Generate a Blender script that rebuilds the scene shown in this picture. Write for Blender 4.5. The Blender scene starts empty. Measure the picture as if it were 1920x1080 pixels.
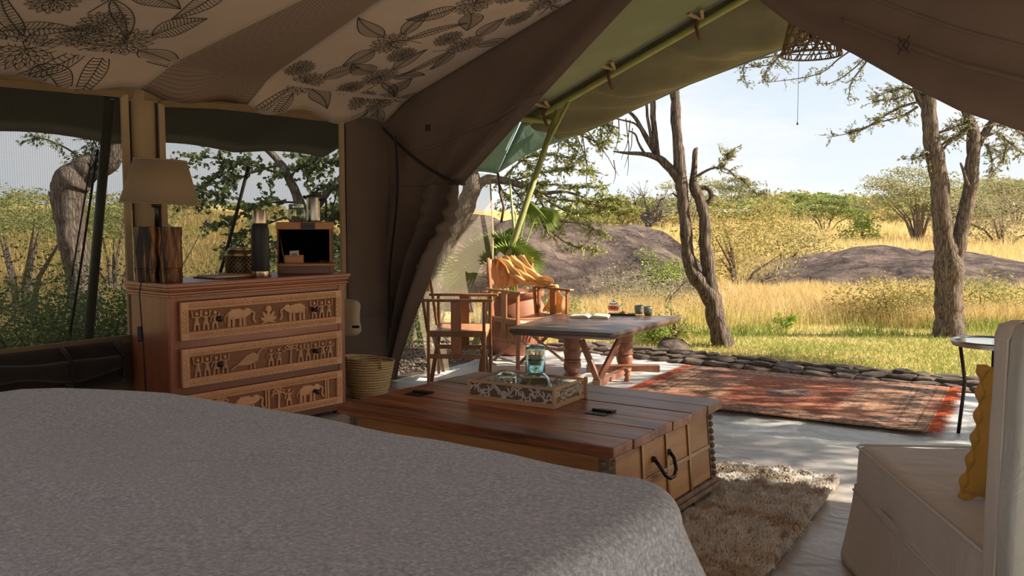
import bpy, math, random
import numpy as np
from mathutils import Vector, Matrix, noise as mnoise
rnd = random.Random(7)
nr = np.random.default_rng(11)
sc = bpy.context.scene
COL = sc.collection
pi = math.pi
R = math.radians

# ------------------------------------------------------------------ camera
FPX, CAMH = 1700.0, 1.35
PITCH = math.atan(132 / FPX)
cam = bpy.data.cameras.new('camera')
cam.lens = FPX / 1920 * 36
cam.sensor_width = 36
cam.clip_end = 2000
camo = bpy.data.objects.new('camera', cam)
camo.location = (0, 0, CAMH)
camo.rotation_euler = (pi / 2 - PITCH, 0, 0)
COL.objects.link(camo)
sc.camera = camo
sc.view_settings.view_transform = 'Standard'
sc.view_settings.look = 'None'
sc.view_settings.gamma = 1
sc.view_settings.use_curve_mapping = False
sc.view_settings.exposure = 0.76

# ------------------------------------------------------------------ sky
world = bpy.data.worlds.new('sky')
sc.world = world
world.use_nodes = True
wt = world.node_tree
wt.nodes.clear()
def WN(t, **k):
    n = wt.nodes.new(t)
    for a, b in k.items():
        setattr(n, a, b)
    return n
wo = WN('ShaderNodeOutputWorld'); wb = WN('ShaderNodeBackground')
tc = WN('ShaderNodeTexCoord'); sp = WN('ShaderNodeSeparateXYZ')
gr = WN('ShaderNodeValToRGB')
wt.links.new(tc.outputs['Generated'], sp.inputs[0])
wt.links.new(sp.outputs['Z'], gr.inputs[0])
e = gr.color_ramp.elements
e[0].position = 0.0; e[0].color = (.82, .86, .88, 1)
e[1].position = 1.0; e[1].color = (.30, .42, .62, 1)
k = e.new(.10); k.color = (.70, .78, .85, 1)
k = e.new(.28); k.color = (.52, .62, .74, 1)
mp = WN('ShaderNodeMapping'); mp.inputs['Scale'].default_value = (2.2, 2.2, 6.5)
mp.inputs['Location'].default_value = (0.3, 1.9, 0.45)
cn = WN('ShaderNodeTexNoise'); cn.inputs['Scale'].default_value = 1.5; cn.inputs['Detail'].default_value = 7
cn.inputs['Roughness'].default_value = .6
cr = WN('ShaderNodeValToRGB'); cr.color_ramp.elements[0].position = .42; cr.color_ramp.elements[1].position = .60
cr.color_ramp.elements[1].color = (.75, .75, .75, 1)
mx = WN('ShaderNodeMix', data_type='RGBA')
wt.links.new(tc.outputs['Generated'], mp.inputs[0]); wt.links.new(mp.outputs[0], cn.inputs['Vector'])
wt.links.new(cn.outputs[0], cr.inputs[0]); wt.links.new(cr.outputs[0], mx.inputs['Factor'])
wt.links.new(gr.outputs[0], mx.inputs[6]); mx.inputs[7].default_value = (.93, .90, .88, 1)
wt.links.new(mx.outputs[2], wb.inputs['Color'])
wb.inputs['Strength'].default_value = .70
wt.links.new(wb.outputs[0], wo.inputs['Surface'])

# ------------------------------------------------------------------ sun
sl = bpy.data.lights.new('sun', 'SUN')
sl.energy = 6.8; sl.color = (1.0, .88, .71); sl.angle = R(.6)
so = bpy.data.objects.new('sun', sl)
sund = Vector((1.0, -0.06, 0.62))            # towards the sun
so.rotation_euler = sund.to_track_quat('Z', 'Y').to_euler()
so.location = (20, 2, 14)
COL.objects.link(so)

# ------------------------------------------------------------------ pixel -> point on the place
def ray(px, py):
    x = (px - 960) / FPX; y = -(py - 540) / FPX
    return Vector((x, math.cos(PITCH) + y * math.sin(PITCH), -math.sin(PITCH) + y * math.cos(PITCH)))
def at(px, py, Y):
    d = ray(px, py); t = Y / d.y
    return Vector((d.x * t, Y, CAMH + d.z * t))
def atz(px, py, z=0.0):
    d = ray(px, py); t = (z - CAMH) / d.z
    return Vector((d.x * t, d.y * t, z))
TA = R(35)
TC = Vector((-1.05, 7.5, 0)); TU = Vector((math.sin(TA), math.cos(TA), 0)); TV = Vector((math.cos(TA), -math.sin(TA), 0))
def T(u, v, z=0.0):
    """tent coordinates: u outwards through the opening, v along the front from the corner"""
    return TC + TU * u + TV * v + Vector((0, 0, z))
ROTV = -TA            # local x along v
ROTU = pi / 2 - TA    # local x along u

# ------------------------------------------------------------------ objects
def link(o, parent=None):
    COL.objects.link(o)
    if parent is not None:
        o.parent = parent
    return o
def tag(o, label=None, cat=None, group=None, kind=None):
    if label: o['label'] = label
    if cat: o['category'] = cat
    if group: o['group'] = group
    if kind: o['kind'] = kind
    return o
def thing(name, label, cat, loc=(0, 0, 0), rz=0, group=None, kind=None):
    o = bpy.data.objects.new(name, None)
    o.empty_display_size = .1
    o.location = loc; o.rotation_euler = (0, 0, rz)
    link(o); return tag(o, label, cat, group, kind)
def copy_tree(o, parent=None):
    c = o.copy(); COL.objects.link(c)
    if parent is not None: c.parent = parent
    for ch in list(o.children): copy_tree(ch, c)
    return c
class MB:
    def __init__(s): s.v = []; s.f = []
    def add(s, vs, fs):
        b = len(s.v); s.v += [tuple(p) for p in vs]; s.f += [tuple(b + i for i in f) for f in fs]; return s
    def box(s, x0, x1, y0, y1, z0, z1, M=None):
        p = [(x0, y0, z0), (x1, y0, z0), (x1, y1, z0), (x0, y1, z0), (x0, y0, z1), (x1, y0, z1), (x1, y1, z1), (x0, y1, z1)]
        if M is not None: p = [M @ Vector(q) for q in p]
        return s.add(p, [(0, 3, 2, 1), (4, 5, 6, 7), (0, 1, 5, 4), (1, 2, 6, 5), (2, 3, 7, 6), (3, 0, 4, 7)])
    def bar(s, a, b, w, h, up=(0, 0, 1)):
        """square bar from a to b, w across, h along up"""
        a = Vector(a); b = Vector(b); d = (b - a).normalized(); u = Vector(up)
        sx = d.cross(u)
        if sx.length < 1e-4: sx = d.cross(Vector((0, 1, 0)))
        sx.normalize(); u = sx.cross(d).normalized()
        p = []
        for e_ in (a, b):
            for i, j in ((-1, -1), (1, -1), (1, 1), (-1, 1)):
                p.append(e_ + sx * (w / 2 * i) + u * (h / 2 * j))
        return s.add(p, [(0, 1, 2, 3), (7, 6, 5, 4), (0, 4, 5, 1), (1, 5, 6, 2), (2, 6, 7, 3), (3, 7, 4, 0)])
    def tube(s, pts, r, n=8, cap=True, closed=False, jit=0, rng=None):
        pts = [Vector(p) for p in pts]; m = len(pts)
        rs = r if isinstance(r, (list, tuple)) else [r] * m
        b = len(s.v)
        t0 = (pts[1] - pts[0]).normalized()
        nrm = t0.cross(Vector((0, 0, 1)))
        if nrm.length < .05: nrm = t0.cross(Vector((0, 1, 0)))
        nrm.normalize()
        for i, p in enumerate(pts):
            if closed: t = pts[(i + 1) % m] - pts[i - 1]
            else: t = pts[min(i + 1, m - 1)] - pts[max(i - 1, 0)]
            if t.length < 1e-9: t = t0.copy()
            t.normalize()
            nrm = nrm - t * nrm.dot(t)
            if nrm.length < 1e-6: nrm = t.orthogonal()
            nrm.normalize(); bn = t.cross(nrm)
            for k_ in range(n):
                a_ = 2 * pi * k_ / n
                rr = rs[i] * (1 + (rng.uniform(-jit, jit) if jit else 0))
                s.v.append(tuple(p + nrm * (math.cos(a_) * rr) + bn * (math.sin(a_) * rr)))
        for i in range(m if closed else m - 1):
            j = (i + 1) % m
            for k_ in range(n):
                k2 = (k_ + 1) % n
                s.f.append((b + i * n + k_, b + i * n + k2, b + j * n + k2, b + j * n + k_))
        if cap and not closed:
            s.f.append(tuple(b + k_ for k_ in reversed(range(n))))
            s.f.append(tuple(b + (m - 1) * n + k_ for k_ in range(n)))
        return s
    def lathe(s, prof, n=24, c=(0, 0, 0), cap=True):
        b = len(s.v); m = len(prof)
        for r, z in prof:
            for k_ in range(n):
                a_ = 2 * pi * k_ / n
                s.v.append((c[0] + r * math.cos(a_), c[1] + r * math.sin(a_), c[2] + z))
        for i in range(m - 1):
            for k_ in range(n):
                k2 = (k_ + 1) % n
                s.f.append((b + i * n + k_, b + i * n + k2, b + (i + 1) * n + k2, b + (i + 1) * n + k_))
        if cap:
            s.f.append(tuple(b + k_ for k_ in reversed(range(n))))
            s.f.append(tuple(b + (m - 1) * n + k_ for k_ in range(n)))
        return s
    def prism(s, poly, o, ex, ey, d):
        """2-D polygon on frame o,ex,ey pushed by d"""
        o = Vector(o); ex = Vector(ex); ey = Vector(ey); d = Vector(d); n = len(poly)
        p = [o + ex * x + ey * y for x, y in poly]
        p += [q + d for q in p]
        return s.add(p, [tuple(reversed(range(n))), tuple(range(n, 2 * n))] + [(i, (i + 1) % n, n + (i + 1) % n, n + i) for i in range(n)])
    def grid(s, fn, nu, nv):
        b = len(s.v)
        for j in range(nv + 1):
            for i in range(nu + 1):
                s.v.append(tuple(fn(i / nu, j / nv)))
        w = nu + 1
        for j in range(nv):
            for i in range(nu):
                s.f.append((b + j * w + i, b + j * w + i + 1, b + (j + 1) * w + i + 1, b + (j + 1) * w + i))
        return s
    def build(s, name, m=None, parent=None, smooth=False, bevel=0, seg=2, solid=0, sub=0, loc=None, auto=None):
        me = bpy.data.meshes.new(name); me.from_pydata(s.v, [], s.f); me.update()
        if smooth or auto: me.shade_smooth()
        if auto: 
            try: me.set_sharp_from_angle(angle=R(auto))
            except Exception: pass
        if m is not None: me.materials.append(m)
        o = bpy.data.objects.new(name, me); link(o, parent)
        if loc is not None: o.location = loc
        if solid:
            q = o.modifiers.new('thick', 'SOLIDIFY'); q.thickness = solid; q.offset = 0
        if bevel:
            q = o.modifiers.new('bevel', 'BEVEL'); q.width = bevel; q.segments = seg; q.limit_method = 'ANGLE'; q.angle_limit = R(35)
        if sub:
            q = o.modifiers.new('sub', 'SUBSURF'); q.levels = sub; q.render_levels = sub
        return o
def np_mesh(name, V, F, m=None, parent=None, col=None, smooth=False):
    """V (n,3), F (m,k), col (n,3) -> mesh object"""
    V = np.asarray(V, dtype=np.float32); F = np.asarray(F, dtype=np.int32)
    me = bpy.data.meshes.new(name)
    k_ = F.shape[1]
    me.vertices.add(len(V)); me.vertices.foreach_set('co', V.ravel())
    me.loops.add(F.size); me.loops.foreach_set('vertex_index', F.ravel())
    me.polygons.add(len(F)); me.polygons.foreach_set('loop_start', np.arange(0, F.size, k_, dtype=np.int32))
    me.update(calc_edges=True)
    if col is not None:
        a_ = me.color_attributes.new('tint', 'FLOAT_COLOR', 'POINT')
        c4 = np.ones((len(V), 4), np.float32); c4[:, :3] = col
        a_.data.foreach_set('color', c4.ravel())
    if smooth: me.shade_smooth()
    if m is not None: me.materials.append(m)
    o = bpy.data.objects.new(name, me); link(o, parent); return o

# ------------------------------------------------------------------ materials
def newmat(name):
    m = bpy.data.materials.new(name); m.use_nodes = True
    nt = m.node_tree; b = nt.nodes['Principled BSDF']
    return m, nt, b
def N(nt, t, **k):
    n = nt.nodes.new(t)
    for a, b in k.items(): setattr(n, a, b)
    return n
def ramp(nt, stops):
    r = N(nt, 'ShaderNodeValToRGB'); el = r.color_ramp.elements
    el[0].position = stops[0][0]; el[0].color = (*stops[0][1], 1)
    el[1].position = stops[-1][0]; el[1].color = (*stops[-1][1], 1)
    for p, c in stops[1:-1]:
        q = el.new(p); q.color = (*c, 1)
    return r
def bump(nt, b, src, strength, dist=.01):
    q = N(nt, 'ShaderNodeBump'); q.inputs['Strength'].default_value = strength; q.inputs['Distance'].default_value = dist
    nt.links.new(src, q.inputs['Height']); nt.links.new(q.outputs[0], b.inputs['Normal']); return q
def coords(nt, scale=(1, 1, 1), kind='Object'):
    t = N(nt, 'ShaderNodeTexCoord'); m_ = N(nt, 'ShaderNodeMapping'); m_.inputs['Scale'].default_value = scale
    nt.links.new(t.outputs[kind], m_.inputs[0]); return m_.outputs[0]
def plain(name, c, rough=.5, metal=0, var=.12, scale=8, bmp=.15, bs=60, spec=None):
    m, nt, b = newmat(name)
    co = coords(nt)
    n = N(nt, 'ShaderNodeTexNoise'); n.inputs['Scale'].default_value = scale; n.inputs['Detail'].default_value = 4
    nt.links.new(co, n.inputs['Vector'])
    r = ramp(nt, [(.3, tuple(x * (1 - var) for x in c)), (.7, tuple(min(1, x * (1 + var)) for x in c))])
    nt.links.new(n.outputs[0], r.inputs[0]); nt.links.new(r.outputs[0], b.inputs['Base Color'])
    b.inputs['Roughness'].default_value = rough; b.inputs['Metallic'].default_value = metal
    if spec is not None: b.inputs['Specular IOR Level'].default_value = spec
    if bmp:
        n2 = N(nt, 'ShaderNodeTexNoise'); n2.inputs['Scale'].default_value = bs; n2.inputs['Detail'].default_value = 3
        nt.links.new(co, n2.inputs['Vector']); bump(nt, b, n2.outputs[0], bmp, .003)
    return m
def wood(name, c1, c2, axis='x', rough=.4, grain=14, bmp=.25, c3=None, coat=0):
    m, nt, b = newmat(name)
    sc_ = {'x': (.12, 1, 1), 'y': (1, .12, 1), 'z': (1, 1, .12)}[axis]
    co = coords(nt, sc_)
    oi = N(nt, 'ShaderNodeObjectInfo')
    ad = N(nt, 'ShaderNodeVectorMath', operation='ADD'); ml = N(nt, 'ShaderNodeMath', operation='MULTIPLY'); ml.inputs[1].default_value = 13
    nt.links.new(oi.outputs['Random'], ml.inputs[0]); nt.links.new(co, ad.inputs[0]); nt.links.new(ml.outputs[0], ad.inputs[1])
    n = N(nt, 'ShaderNodeTexNoise'); n.inputs['Scale'].default_value = grain; n.inputs['Detail'].default_value = 8; n.inputs['Roughness'].default_value = .65
    n.inputs['Distortion'].default_value = .6
    nt.links.new(ad.outputs[0], n.inputs['Vector'])
    st = [(.3, c1), (.5, tuple((a + b_) / 2 for a, b_ in zip(c1, c2))), (.68, c2)]
    if c3: st = [(.28, c3), (.42, c1), (.68, c2)]
    r = ramp(nt, st)
    nt.links.new(n.outputs[0], r.inputs[0])
    hs = N(nt, 'ShaderNodeHueSaturation'); ma = N(nt, 'ShaderNodeMapRange'); ma.inputs[3].default_value = .78; ma.inputs[4].default_value = 1.2
    nt.links.new(oi.outputs['Random'], ma.inputs[0]); nt.links.new(ma.outputs[0], hs.inputs['Value'])
    nt.links.new(r.outputs[0], hs.inputs['Color']); nt.links.new(hs.outputs[0], b.inputs['Base Color'])
    b.inputs['Roughness'].default_value = rough
    b.inputs['Coat Weight'].default_value = coat; b.inputs['Coat Roughness'].default_value = .25
    n2 = N(nt, 'ShaderNodeTexNoise'); n2.inputs['Scale'].default_value = grain * 4; n2.inputs['Detail'].default_value = 5
    nt.links.new(ad.outputs[0], n2.inputs['Vector']); bump(nt, b, n2.outputs[0], bmp, .003)
    return m
def cloth(name, c, rough=.9, trans=0, var=.1, weave=500, bmp=.2, sheen=.2, wr=0, wrscale=3):
    """woven cloth: fine crossed waves, slight stains, optional light coming through"""
    m, nt, b = newmat(name)
    co = coords(nt)
    n = N(nt, 'ShaderNodeTexNoise'); n.inputs['Scale'].default_value = 3; n.inputs['Detail'].default_value = 6
    nt.links.new(co, n.inputs['Vector'])
    r = ramp(nt, [(.3, tuple(x * (1 - var) for x in c)), (.7, tuple(min(1, x * (1 + var)) for x in c))])
    nt.links.new(n.outputs[0], r.inputs[0]); nt.links.new(r.outputs[0], b.inputs['Base Color'])
    b.inputs['Roughness'].default_value = rough; b.inputs['Sheen Weight'].default_value = sheen
    b.inputs['Specular IOR Level'].default_value = .2
    n2 = N(nt, 'ShaderNodeTexNoise'); n2.inputs['Scale'].default_value = weave; n2.inputs['Detail'].default_value = 2
    nt.links.new(co, n2.inputs['Vector'])
    src = n2.outputs[0]
    if wr:
        n3 = N(nt, 'ShaderNodeTexNoise'); n3.inputs['Scale'].default_value = wrscale; n3.inputs['Detail'].default_value = 5; n3.inputs['Distortion'].default_value = 1.5
        nt.links.new(co, n3.inputs['Vector'])
        q = N(nt, 'ShaderNodeBump'); q.inputs['Strength'].default_value = wr; q.inputs['Distance'].default_value = .05
        nt.links.new(n3.outputs[0], q.inputs['Height'])
        q2 = bump(nt, b, src, bmp, .002); nt.links.new(q.outputs[0], q2.inputs['Normal'])
    else: bump(nt, b, src, bmp, .002)
    if trans:
        t = N(nt, 'ShaderNodeBsdfTranslucent'); nt.links.new(r.outputs[0], t.inputs['Color'])
        x = N(nt, 'ShaderNodeMixShader'); x.inputs[0].default_value = trans
        nt.links.new(b.outputs[0], x.inputs[1]); nt.links.new(t.outputs[0], x.inputs[2])
        nt.links.new(x.outputs[0], nt.nodes['Material Output'].inputs['Surface'])
    return m
def tinted(name, rough=.8, trans=0, spec=.2):
    m, nt, b = newmat(name)
    a = N(nt, 'ShaderNodeAttribute', attribute_name='tint')
    nt.links.new(a.outputs['Color'], b.inputs['Base Color'])
    b.inputs['Roughness'].default_value = rough; b.inputs['Specular IOR Level'].default_value = spec
    if trans:
        t = N(nt, 'ShaderNodeBsdfTranslucent'); nt.links.new(a.outputs['Color'], t.inputs['Color'])
        x = N(nt, 'ShaderNodeMixShader'); x.inputs[0].default_value = trans
        nt.links.new(b.outputs[0], x.inputs[1]); nt.links.new(t.outputs[0], x.inputs[2])
        nt.links.new(x.outputs[0], nt.nodes['Material Output'].inputs['Surface'])
    return m
def glass(name, c=(.85, .95, .95), rough=.02, ior=1.45):
    m, nt, b = newmat(name)
    b.inputs['Base Color'].default_value = (*c, 1); b.inputs['Transmission Weight'].default_value = 1
    b.inputs['Roughness'].default_value = rough; b.inputs['IOR'].default_value = ior
    return m
def bark(name, c1, c2, sz=1.0, bmp=1.0):
    m, nt, b = newmat(name)
    co = coords(nt, (1, 1, .13))
    v = N(nt, 'ShaderNodeTexVoronoi', feature='DISTANCE_TO_EDGE'); v.inputs['Scale'].default_value = 38 / sz
    n = N(nt, 'ShaderNodeTexNoise'); n.inputs['Scale'].default_value = 18 / sz; n.inputs['Detail'].default_value = 7; n.inputs['Roughness'].default_value = .7
    nt.links.new(co, n.inputs['Vector'])
    ad = N(nt, 'ShaderNodeVectorMath', operation='MULTIPLY_ADD'); ad.inputs[1].default_value = (.05, .05, .05)
    nt.links.new(n.outputs['Color'], ad.inputs[0]); nt.links.new(co, ad.inputs[2]); nt.links.new(ad.outputs[0], v.inputs['Vector'])
    mu = N(nt, 'ShaderNodeMath', operation='MULTIPLY_ADD'); mu.inputs[1].default_value = 2.2
    nt.links.new(v.outputs['Distance'], mu.inputs[0]); nt.links.new(n.outputs[0], mu.inputs[2])
    r = ramp(nt, [(.4, c1), (.95, c2)])
    nt.links.new(mu.outputs[0], r.inputs[0]); nt.links.new(r.outputs[0], b.inputs['Base Color'])
    b.inputs['Roughness'].default_value = .9; b.inputs['Specular IOR Level'].default_value = .15
    bump(nt, b, mu.outputs[0], bmp, .03)
    return m

M = {}
M['red_wood'] = wood('red_wood', (.20, .055, .022), (.40, .13, .055), 'x', .38, 9, .2, coat=.3)
M['red_wood_z'] = wood('red_wood_z', (.20, .055, .024), (.40, .125, .055), 'z', .4, 9, .2, coat=.2)
M['carved'] = wood('carved', (.68, .34, .17), (.92, .52, .28), 'x', .6, 8, .3)
M['carve_shaded'] = wood('carve_shaded', (.24, .095, .042), (.38, .165, .075), 'x', .7, 8, .3)  # recessed field: shade between the carvings put into the wood colour
M['top_wood'] = wood('top_wood', (.19, .058, .022), (.50, .20, .08), 'x', .38, 9, .3, c3=(.05, .018, .010), coat=.08)
M['honey'] = wood('honey', (.42, .18, .058), (.72, .38, .15), 'y', .45, 7, .35, c3=(.12, .045, .015))
M['honey_x'] = wood('honey_x', (.34, .14, .045), (.58, .28, .10), 'x', .45, 7, .35, c3=(.12, .045, .015))
M['old_wood'] = wood('old_wood', (.13, .075, .045), (.32, .22, .15), 'z', .7, 12, .6)
M['chair_wood'] = wood('chair_wood', (.23, .088, .032), (.42, .18, .075), 'z', .35, 14, .15, coat=.2)
M['table_wood'] = wood('table_wood', (.095, .055, .045), (.17, .105, .085), 'x', .34, 7, .25, coat=.2)
M['leg_wood'] = wood('leg_wood', (.20, .078, .042), (.35, .15, .085), 'z', .4, 10, .2, coat=.15)
M['tray_wood'] = wood('tray_wood', (.42, .24, .12), (.60, .38, .20), 'x', .6, 12, .3)
M['tray_white'] = plain('tray_white', (.56, .50, .44), .8, var=.2, scale=40)
M['tray_brown'] = plain('tray_brown', (.17, .11, .075), .8)
M['bronze'] = plain('bronze', (.05, .04, .035), .38, .8)
M['iron'] = plain('iron', (.035, .032, .03), .45, .7)
M['brass'] = plain('brass', (.30, .20, .10), .35, .9)
M['steel'] = plain('steel', (.42, .40, .38), .28, 1, bmp=.02)
M['copper'] = plain('copper', (.55, .42, .30), .25, 1, bmp=.02)
M['black'] = plain('black', (.010, .011, .015), .55, bmp=.03)
M['canvas_brown'] = cloth('canvas_brown', (.145, .102, .080), trans=.03, var=.1, weave=300, wr=.25, wrscale=2.0)
M['canvas_tan'] = cloth('canvas_tan', (.20, .13, .065), var=.08, weave=300)
M['canvas_tan_light'] = cloth('canvas_tan_light', (.34, .245, .15), var=.08, weave=300)
M['canvas_dark'] = cloth('canvas_dark', (.03, .02, .015), var=.1, weave=300)
M['webbing'] = cloth('webbing', (.022, .015, .011), weave=200)
M['valance_olive'] = cloth('valance_olive', (.19, .18, .115), trans=.08, var=.15, weave=300, wr=.6, wrscale=1.2)
M['canopy_green'] = cloth('canopy_green', (.19, .225, .145), trans=.08, var=.08, weave=300, wr=.35, wrscale=1.6)
M['canopy_teal'] = cloth('canopy_teal', (.23, .37, .31), trans=.4, var=.08, weave=300, wr=.3)
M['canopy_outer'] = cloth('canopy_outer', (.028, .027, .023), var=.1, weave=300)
M['liner'] = cloth('liner', (.60, .47, .38), trans=.15, var=.05, weave=400, wr=.12, wrscale=1.5)
M['print_ink'] = plain('print_ink', (.045, .038, .024), .9, bmp=0)
M['slip'] = cloth('slip', (.58, .52, .46), var=.05, weave=400, wr=.35, wrscale=5)
M['slip_back'] = cloth('slip_back', (.46, .45, .41), var=.05, weave=400, wr=.3, wrscale=5)
M['mustard'] = cloth('mustard', (.55, .30, .06), var=.1, weave=300, wr=.3, wrscale=12)
M['shade_cloth'] = cloth('shade_cloth', (.31, .22, .135), var=.05, weave=300, trans=.08)
M['leather'] = plain('leather', (.52, .25, .13), .42, var=.15, scale=10, bmp=.2)
M['scarf'] = cloth('scarf', (.80, .56, .27), var=.12, weave=200, trans=.35)
M['terracotta'] = plain('terracotta', (.38, .16, .09), .7, var=.2, scale=6)
M['bounce_gravel'] = plain('bounce_gravel', (.46, .41, .385), 1, var=.25, scale=9, bmp=1, bs=40)  # pale neutral tone for the added ground that bounces light
M['soil'] = plain('soil', (.06, .04, .025), 1)
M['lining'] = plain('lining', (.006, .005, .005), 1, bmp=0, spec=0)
M['stone'] = plain('stone', (.15, .115, .092), .95, var=.35, scale=6, bmp=1, bs=30)
M['green_pole'] = plain('green_pole', (.34, .36, .13), .5, var=.15)
M['dark_pole'] = plain('dark_pole', (.05, .06, .04), .5)
M['rope'] = plain('rope', (.03, .028, .025), .9)
M['strap_leather'] = plain('strap_leather', (.12, .05, .025), .6)
M['paper'] = plain('paper', (.72, .64, .52), .9, var=.05, bmp=0)
M['ceramic_teal'] = plain('ceramic_teal', (.24, .29, .25), .4, var=.2, scale=30)
M['ceramic_brown'] = plain('ceramic_brown', (.20, .11, .07), .5, var=.2, scale=30)
M['glass'] = glass('glass')
M['glass_aqua'] = glass('glass_aqua', (.80, .95, .95))
M['water'] = glass('water', (.95, .98, .98), 0, 1.33)
M['tea'] = glass('tea', (.85, .06, .03), 0, 1.33)
M['cork'] = plain('cork', (.5, .36, .2), .9)
M['cookie'] = plain('cookie', (.42, .22, .09), .9, bmp=1)
M['pillow_beige'] = cloth('pillow_beige', (.45, .34, .22), weave=300)
M['wicker'] = plain('wicker', (.24, .15, .09), .8, var=.3, scale=40)
M['tint_wool'] = tinted('tint_wool', 1, .35, 0)
M['tint_leaf'] = tinted('tint_leaf', .7, .35)
M['tint_grass'] = tinted('tint_grass', .8, .40)
M['tint_cloth'] = tinted('tint_cloth', .95, 0, .1)
M['palm'] = plain('palm', (.22, .33, .06), .5, var=.25, scale=12, bmp=0)
M['bark'] = bark('bark', (.055, .042, .034), (.33, .255, .20))
M['bark_grey'] = bark('bark_grey', (.10, .075, .06), (.40, .32, .26))
M['twig'] = plain('twig', (.13, .095, .07), .9)
def mat_basket():
    m, nt, b = newmat('palm_weave')
    co = coords(nt)
    w = N(nt, 'ShaderNodeTexWave', wave_type='BANDS', bands_direction='Z'); w.inputs['Scale'].default_value = 16; w.inputs['Distortion'].default_value = 2; w.inputs['Detail Scale'].default_value = 8
    nt.links.new(co, w.inputs['Vector'])
    r = ramp(nt, [(.1, (.50, .32, .13)), (.7, (.85, .63, .32))])
    nt.links.new(w.outputs['Color'], r.inputs[0]); nt.links.new(r.outputs[0], b.inputs['Base Color'])
    b.inputs['Roughness'].default_value = .75; bump(nt, b, w.outputs['Fac'], .8, .01)
    return m
M['palm_weave'] = mat_basket()
def mat_blanket():
    m, nt, b = newmat('blanket_wool')
    co = coords(nt)
    n = N(nt, 'ShaderNodeTexNoise'); n.inputs['Scale'].default_value = 95; n.inputs['Detail'].default_value = 5; n.inputs['Roughness'].default_value = .7
    nt.links.new(co, n.inputs['Vector'])
    r = ramp(nt, [(.32, (.20, .215, .25)), (.52, (.41, .43, .485)), (.70, (.72, .74, .80))])
    nt.links.new(n.outputs[0], r.inputs[0]); nt.links.new(r.outputs[0], b.inputs['Base Color'])
    b.inputs['Roughness'].default_value = 1; b.inputs['Sheen Weight'].default_value = .5; b.inputs['Sheen Roughness'].default_value = .5
    b.inputs['Specular IOR Level'].default_value = .1
    bump(nt, b, n.outputs[0], .6, .006)
    return m
M['blanket_wool'] = mat_blanket()
def mat_mesh():
    """fly screen: fine threads that hide part of what is behind"""
    m, nt, b = newmat('insect_mesh')
    co = coords(nt, (1, 1, 1), 'UV')
    b.inputs['Base Color'].default_value = (.018, .018, .018, 1); b.inputs['Roughness'].default_value = .9
    n = N(nt, 'ShaderNodeTexNoise'); n.inputs['Scale'].default_value = 14; n.inputs['Detail'].default_value = 2
    t = N(nt, 'ShaderNodeTexCoord'); nt.links.new(t.outputs['Object'], n.inputs['Vector'])
    w1 = N(nt, 'ShaderNodeTexWave', bands_direction='Z'); w1.inputs['Scale'].default_value = 42; w1.inputs['Distortion'].default_value = 1.2
    w2 = N(nt, 'ShaderNodeTexWave', bands_direction='X'); w2.inputs['Scale'].default_value = 42; w2.inputs['Distortion'].default_value = 1.2
    for w in (w1, w2): nt.links.new(t.outputs['Object'], w.inputs['Vector'])
    mxx = N(nt, 'ShaderNodeMath', operation='MAXIMUM'); nt.links.new(w1.outputs['Fac'], mxx.inputs[0]); nt.links.new(w2.outputs['Fac'], mxx.inputs[1])
    mr = N(nt, 'ShaderNodeMapRange'); mr.inputs[1].default_value = .3; mr.inputs[2].default_value = 1; mr.inputs[3].default_value = .38; mr.inputs[4].default_value = .60
    nt.links.new(mxx.outputs[0], mr.inputs[0])
    tr = N(nt, 'ShaderNodeBsdfTransparent'); x = N(nt, 'ShaderNodeMixShader')
    nt.links.new(mr.outputs[0], x.inputs[0]); nt.links.new(tr.outputs[0], x.inputs[1]); nt.links.new(b.outputs[0], x.inputs[2])
    nt.links.new(x.outputs[0], nt.nodes['Material Output'].inputs['Surface'])
    return m
M['insect_mesh'] = mat_mesh()
def mat_clear():
    m, nt, b = newmat('clear_sheet')
    b.inputs['Base Color'].default_value = (.26, .21, .14, 1); b.inputs['Roughness'].default_value = .5
    tr = N(nt, 'ShaderNodeBsdfTransparent'); x = N(nt, 'ShaderNodeMixShader'); x.inputs[0].default_value = .34
    nt.links.new(tr.outputs[0], x.inputs[1]); nt.links.new(b.outputs[0], x.inputs[2])
    nt.links.new(x.outputs[0], nt.nodes['Material Output'].inputs['Surface'])
    return m
M['clear_sheet'] = mat_clear()
def mat_weave_band():
    m, nt, b = newmat('woven_band')
    co = coords(nt)
    c = N(nt, 'ShaderNodeTexChecker'); c.inputs['Scale'].default_value = 110
    c.inputs[1].default_value = (.30, .215, .165, 1); c.inputs[2].default_value = (.17, .115, .085, 1)
    nt.links.new(co, c.inputs['Vector']); nt.links.new(c.outputs[0], b.inputs['Base Color'])
    b.inputs['Roughness'].default_value = .9
    return m
M['woven_band'] = mat_weave_band()
def mat_ground():
    m, nt, b = newmat('ground')
    co = coords(nt)
    n = N(nt, 'ShaderNodeTexNoise'); n.inputs['Scale'].default_value = .5; n.inputs['Detail'].default_value = 9; n.inputs['Roughness'].default_value = .7
    nt.links.new(co, n.inputs['Vector'])
    r = ramp(nt, [(.3, (.26, .26, .06)), (.42, (.46, .38, .13)), (.55, (.66, .48, .20)), (.75, (.76, .58, .28))])
    nt.links.new(n.outputs[0], r.inputs[0]); nt.links.new(r.outputs[0], b.inputs['Base Color'])
    b.inputs['Roughness'].default_value = 1; b.inputs['Specular IOR Level'].default_value = 0
    n2 = N(nt, 'ShaderNodeTexNoise'); n2.inputs['Scale'].default_value = 9; n2.inputs['Detail'].default_value = 8
    nt.links.new(co, n2.inputs['Vector']); bump(nt, b, n2.outputs[0], 1, .06)
    return m
M['ground'] = mat_ground()
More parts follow.
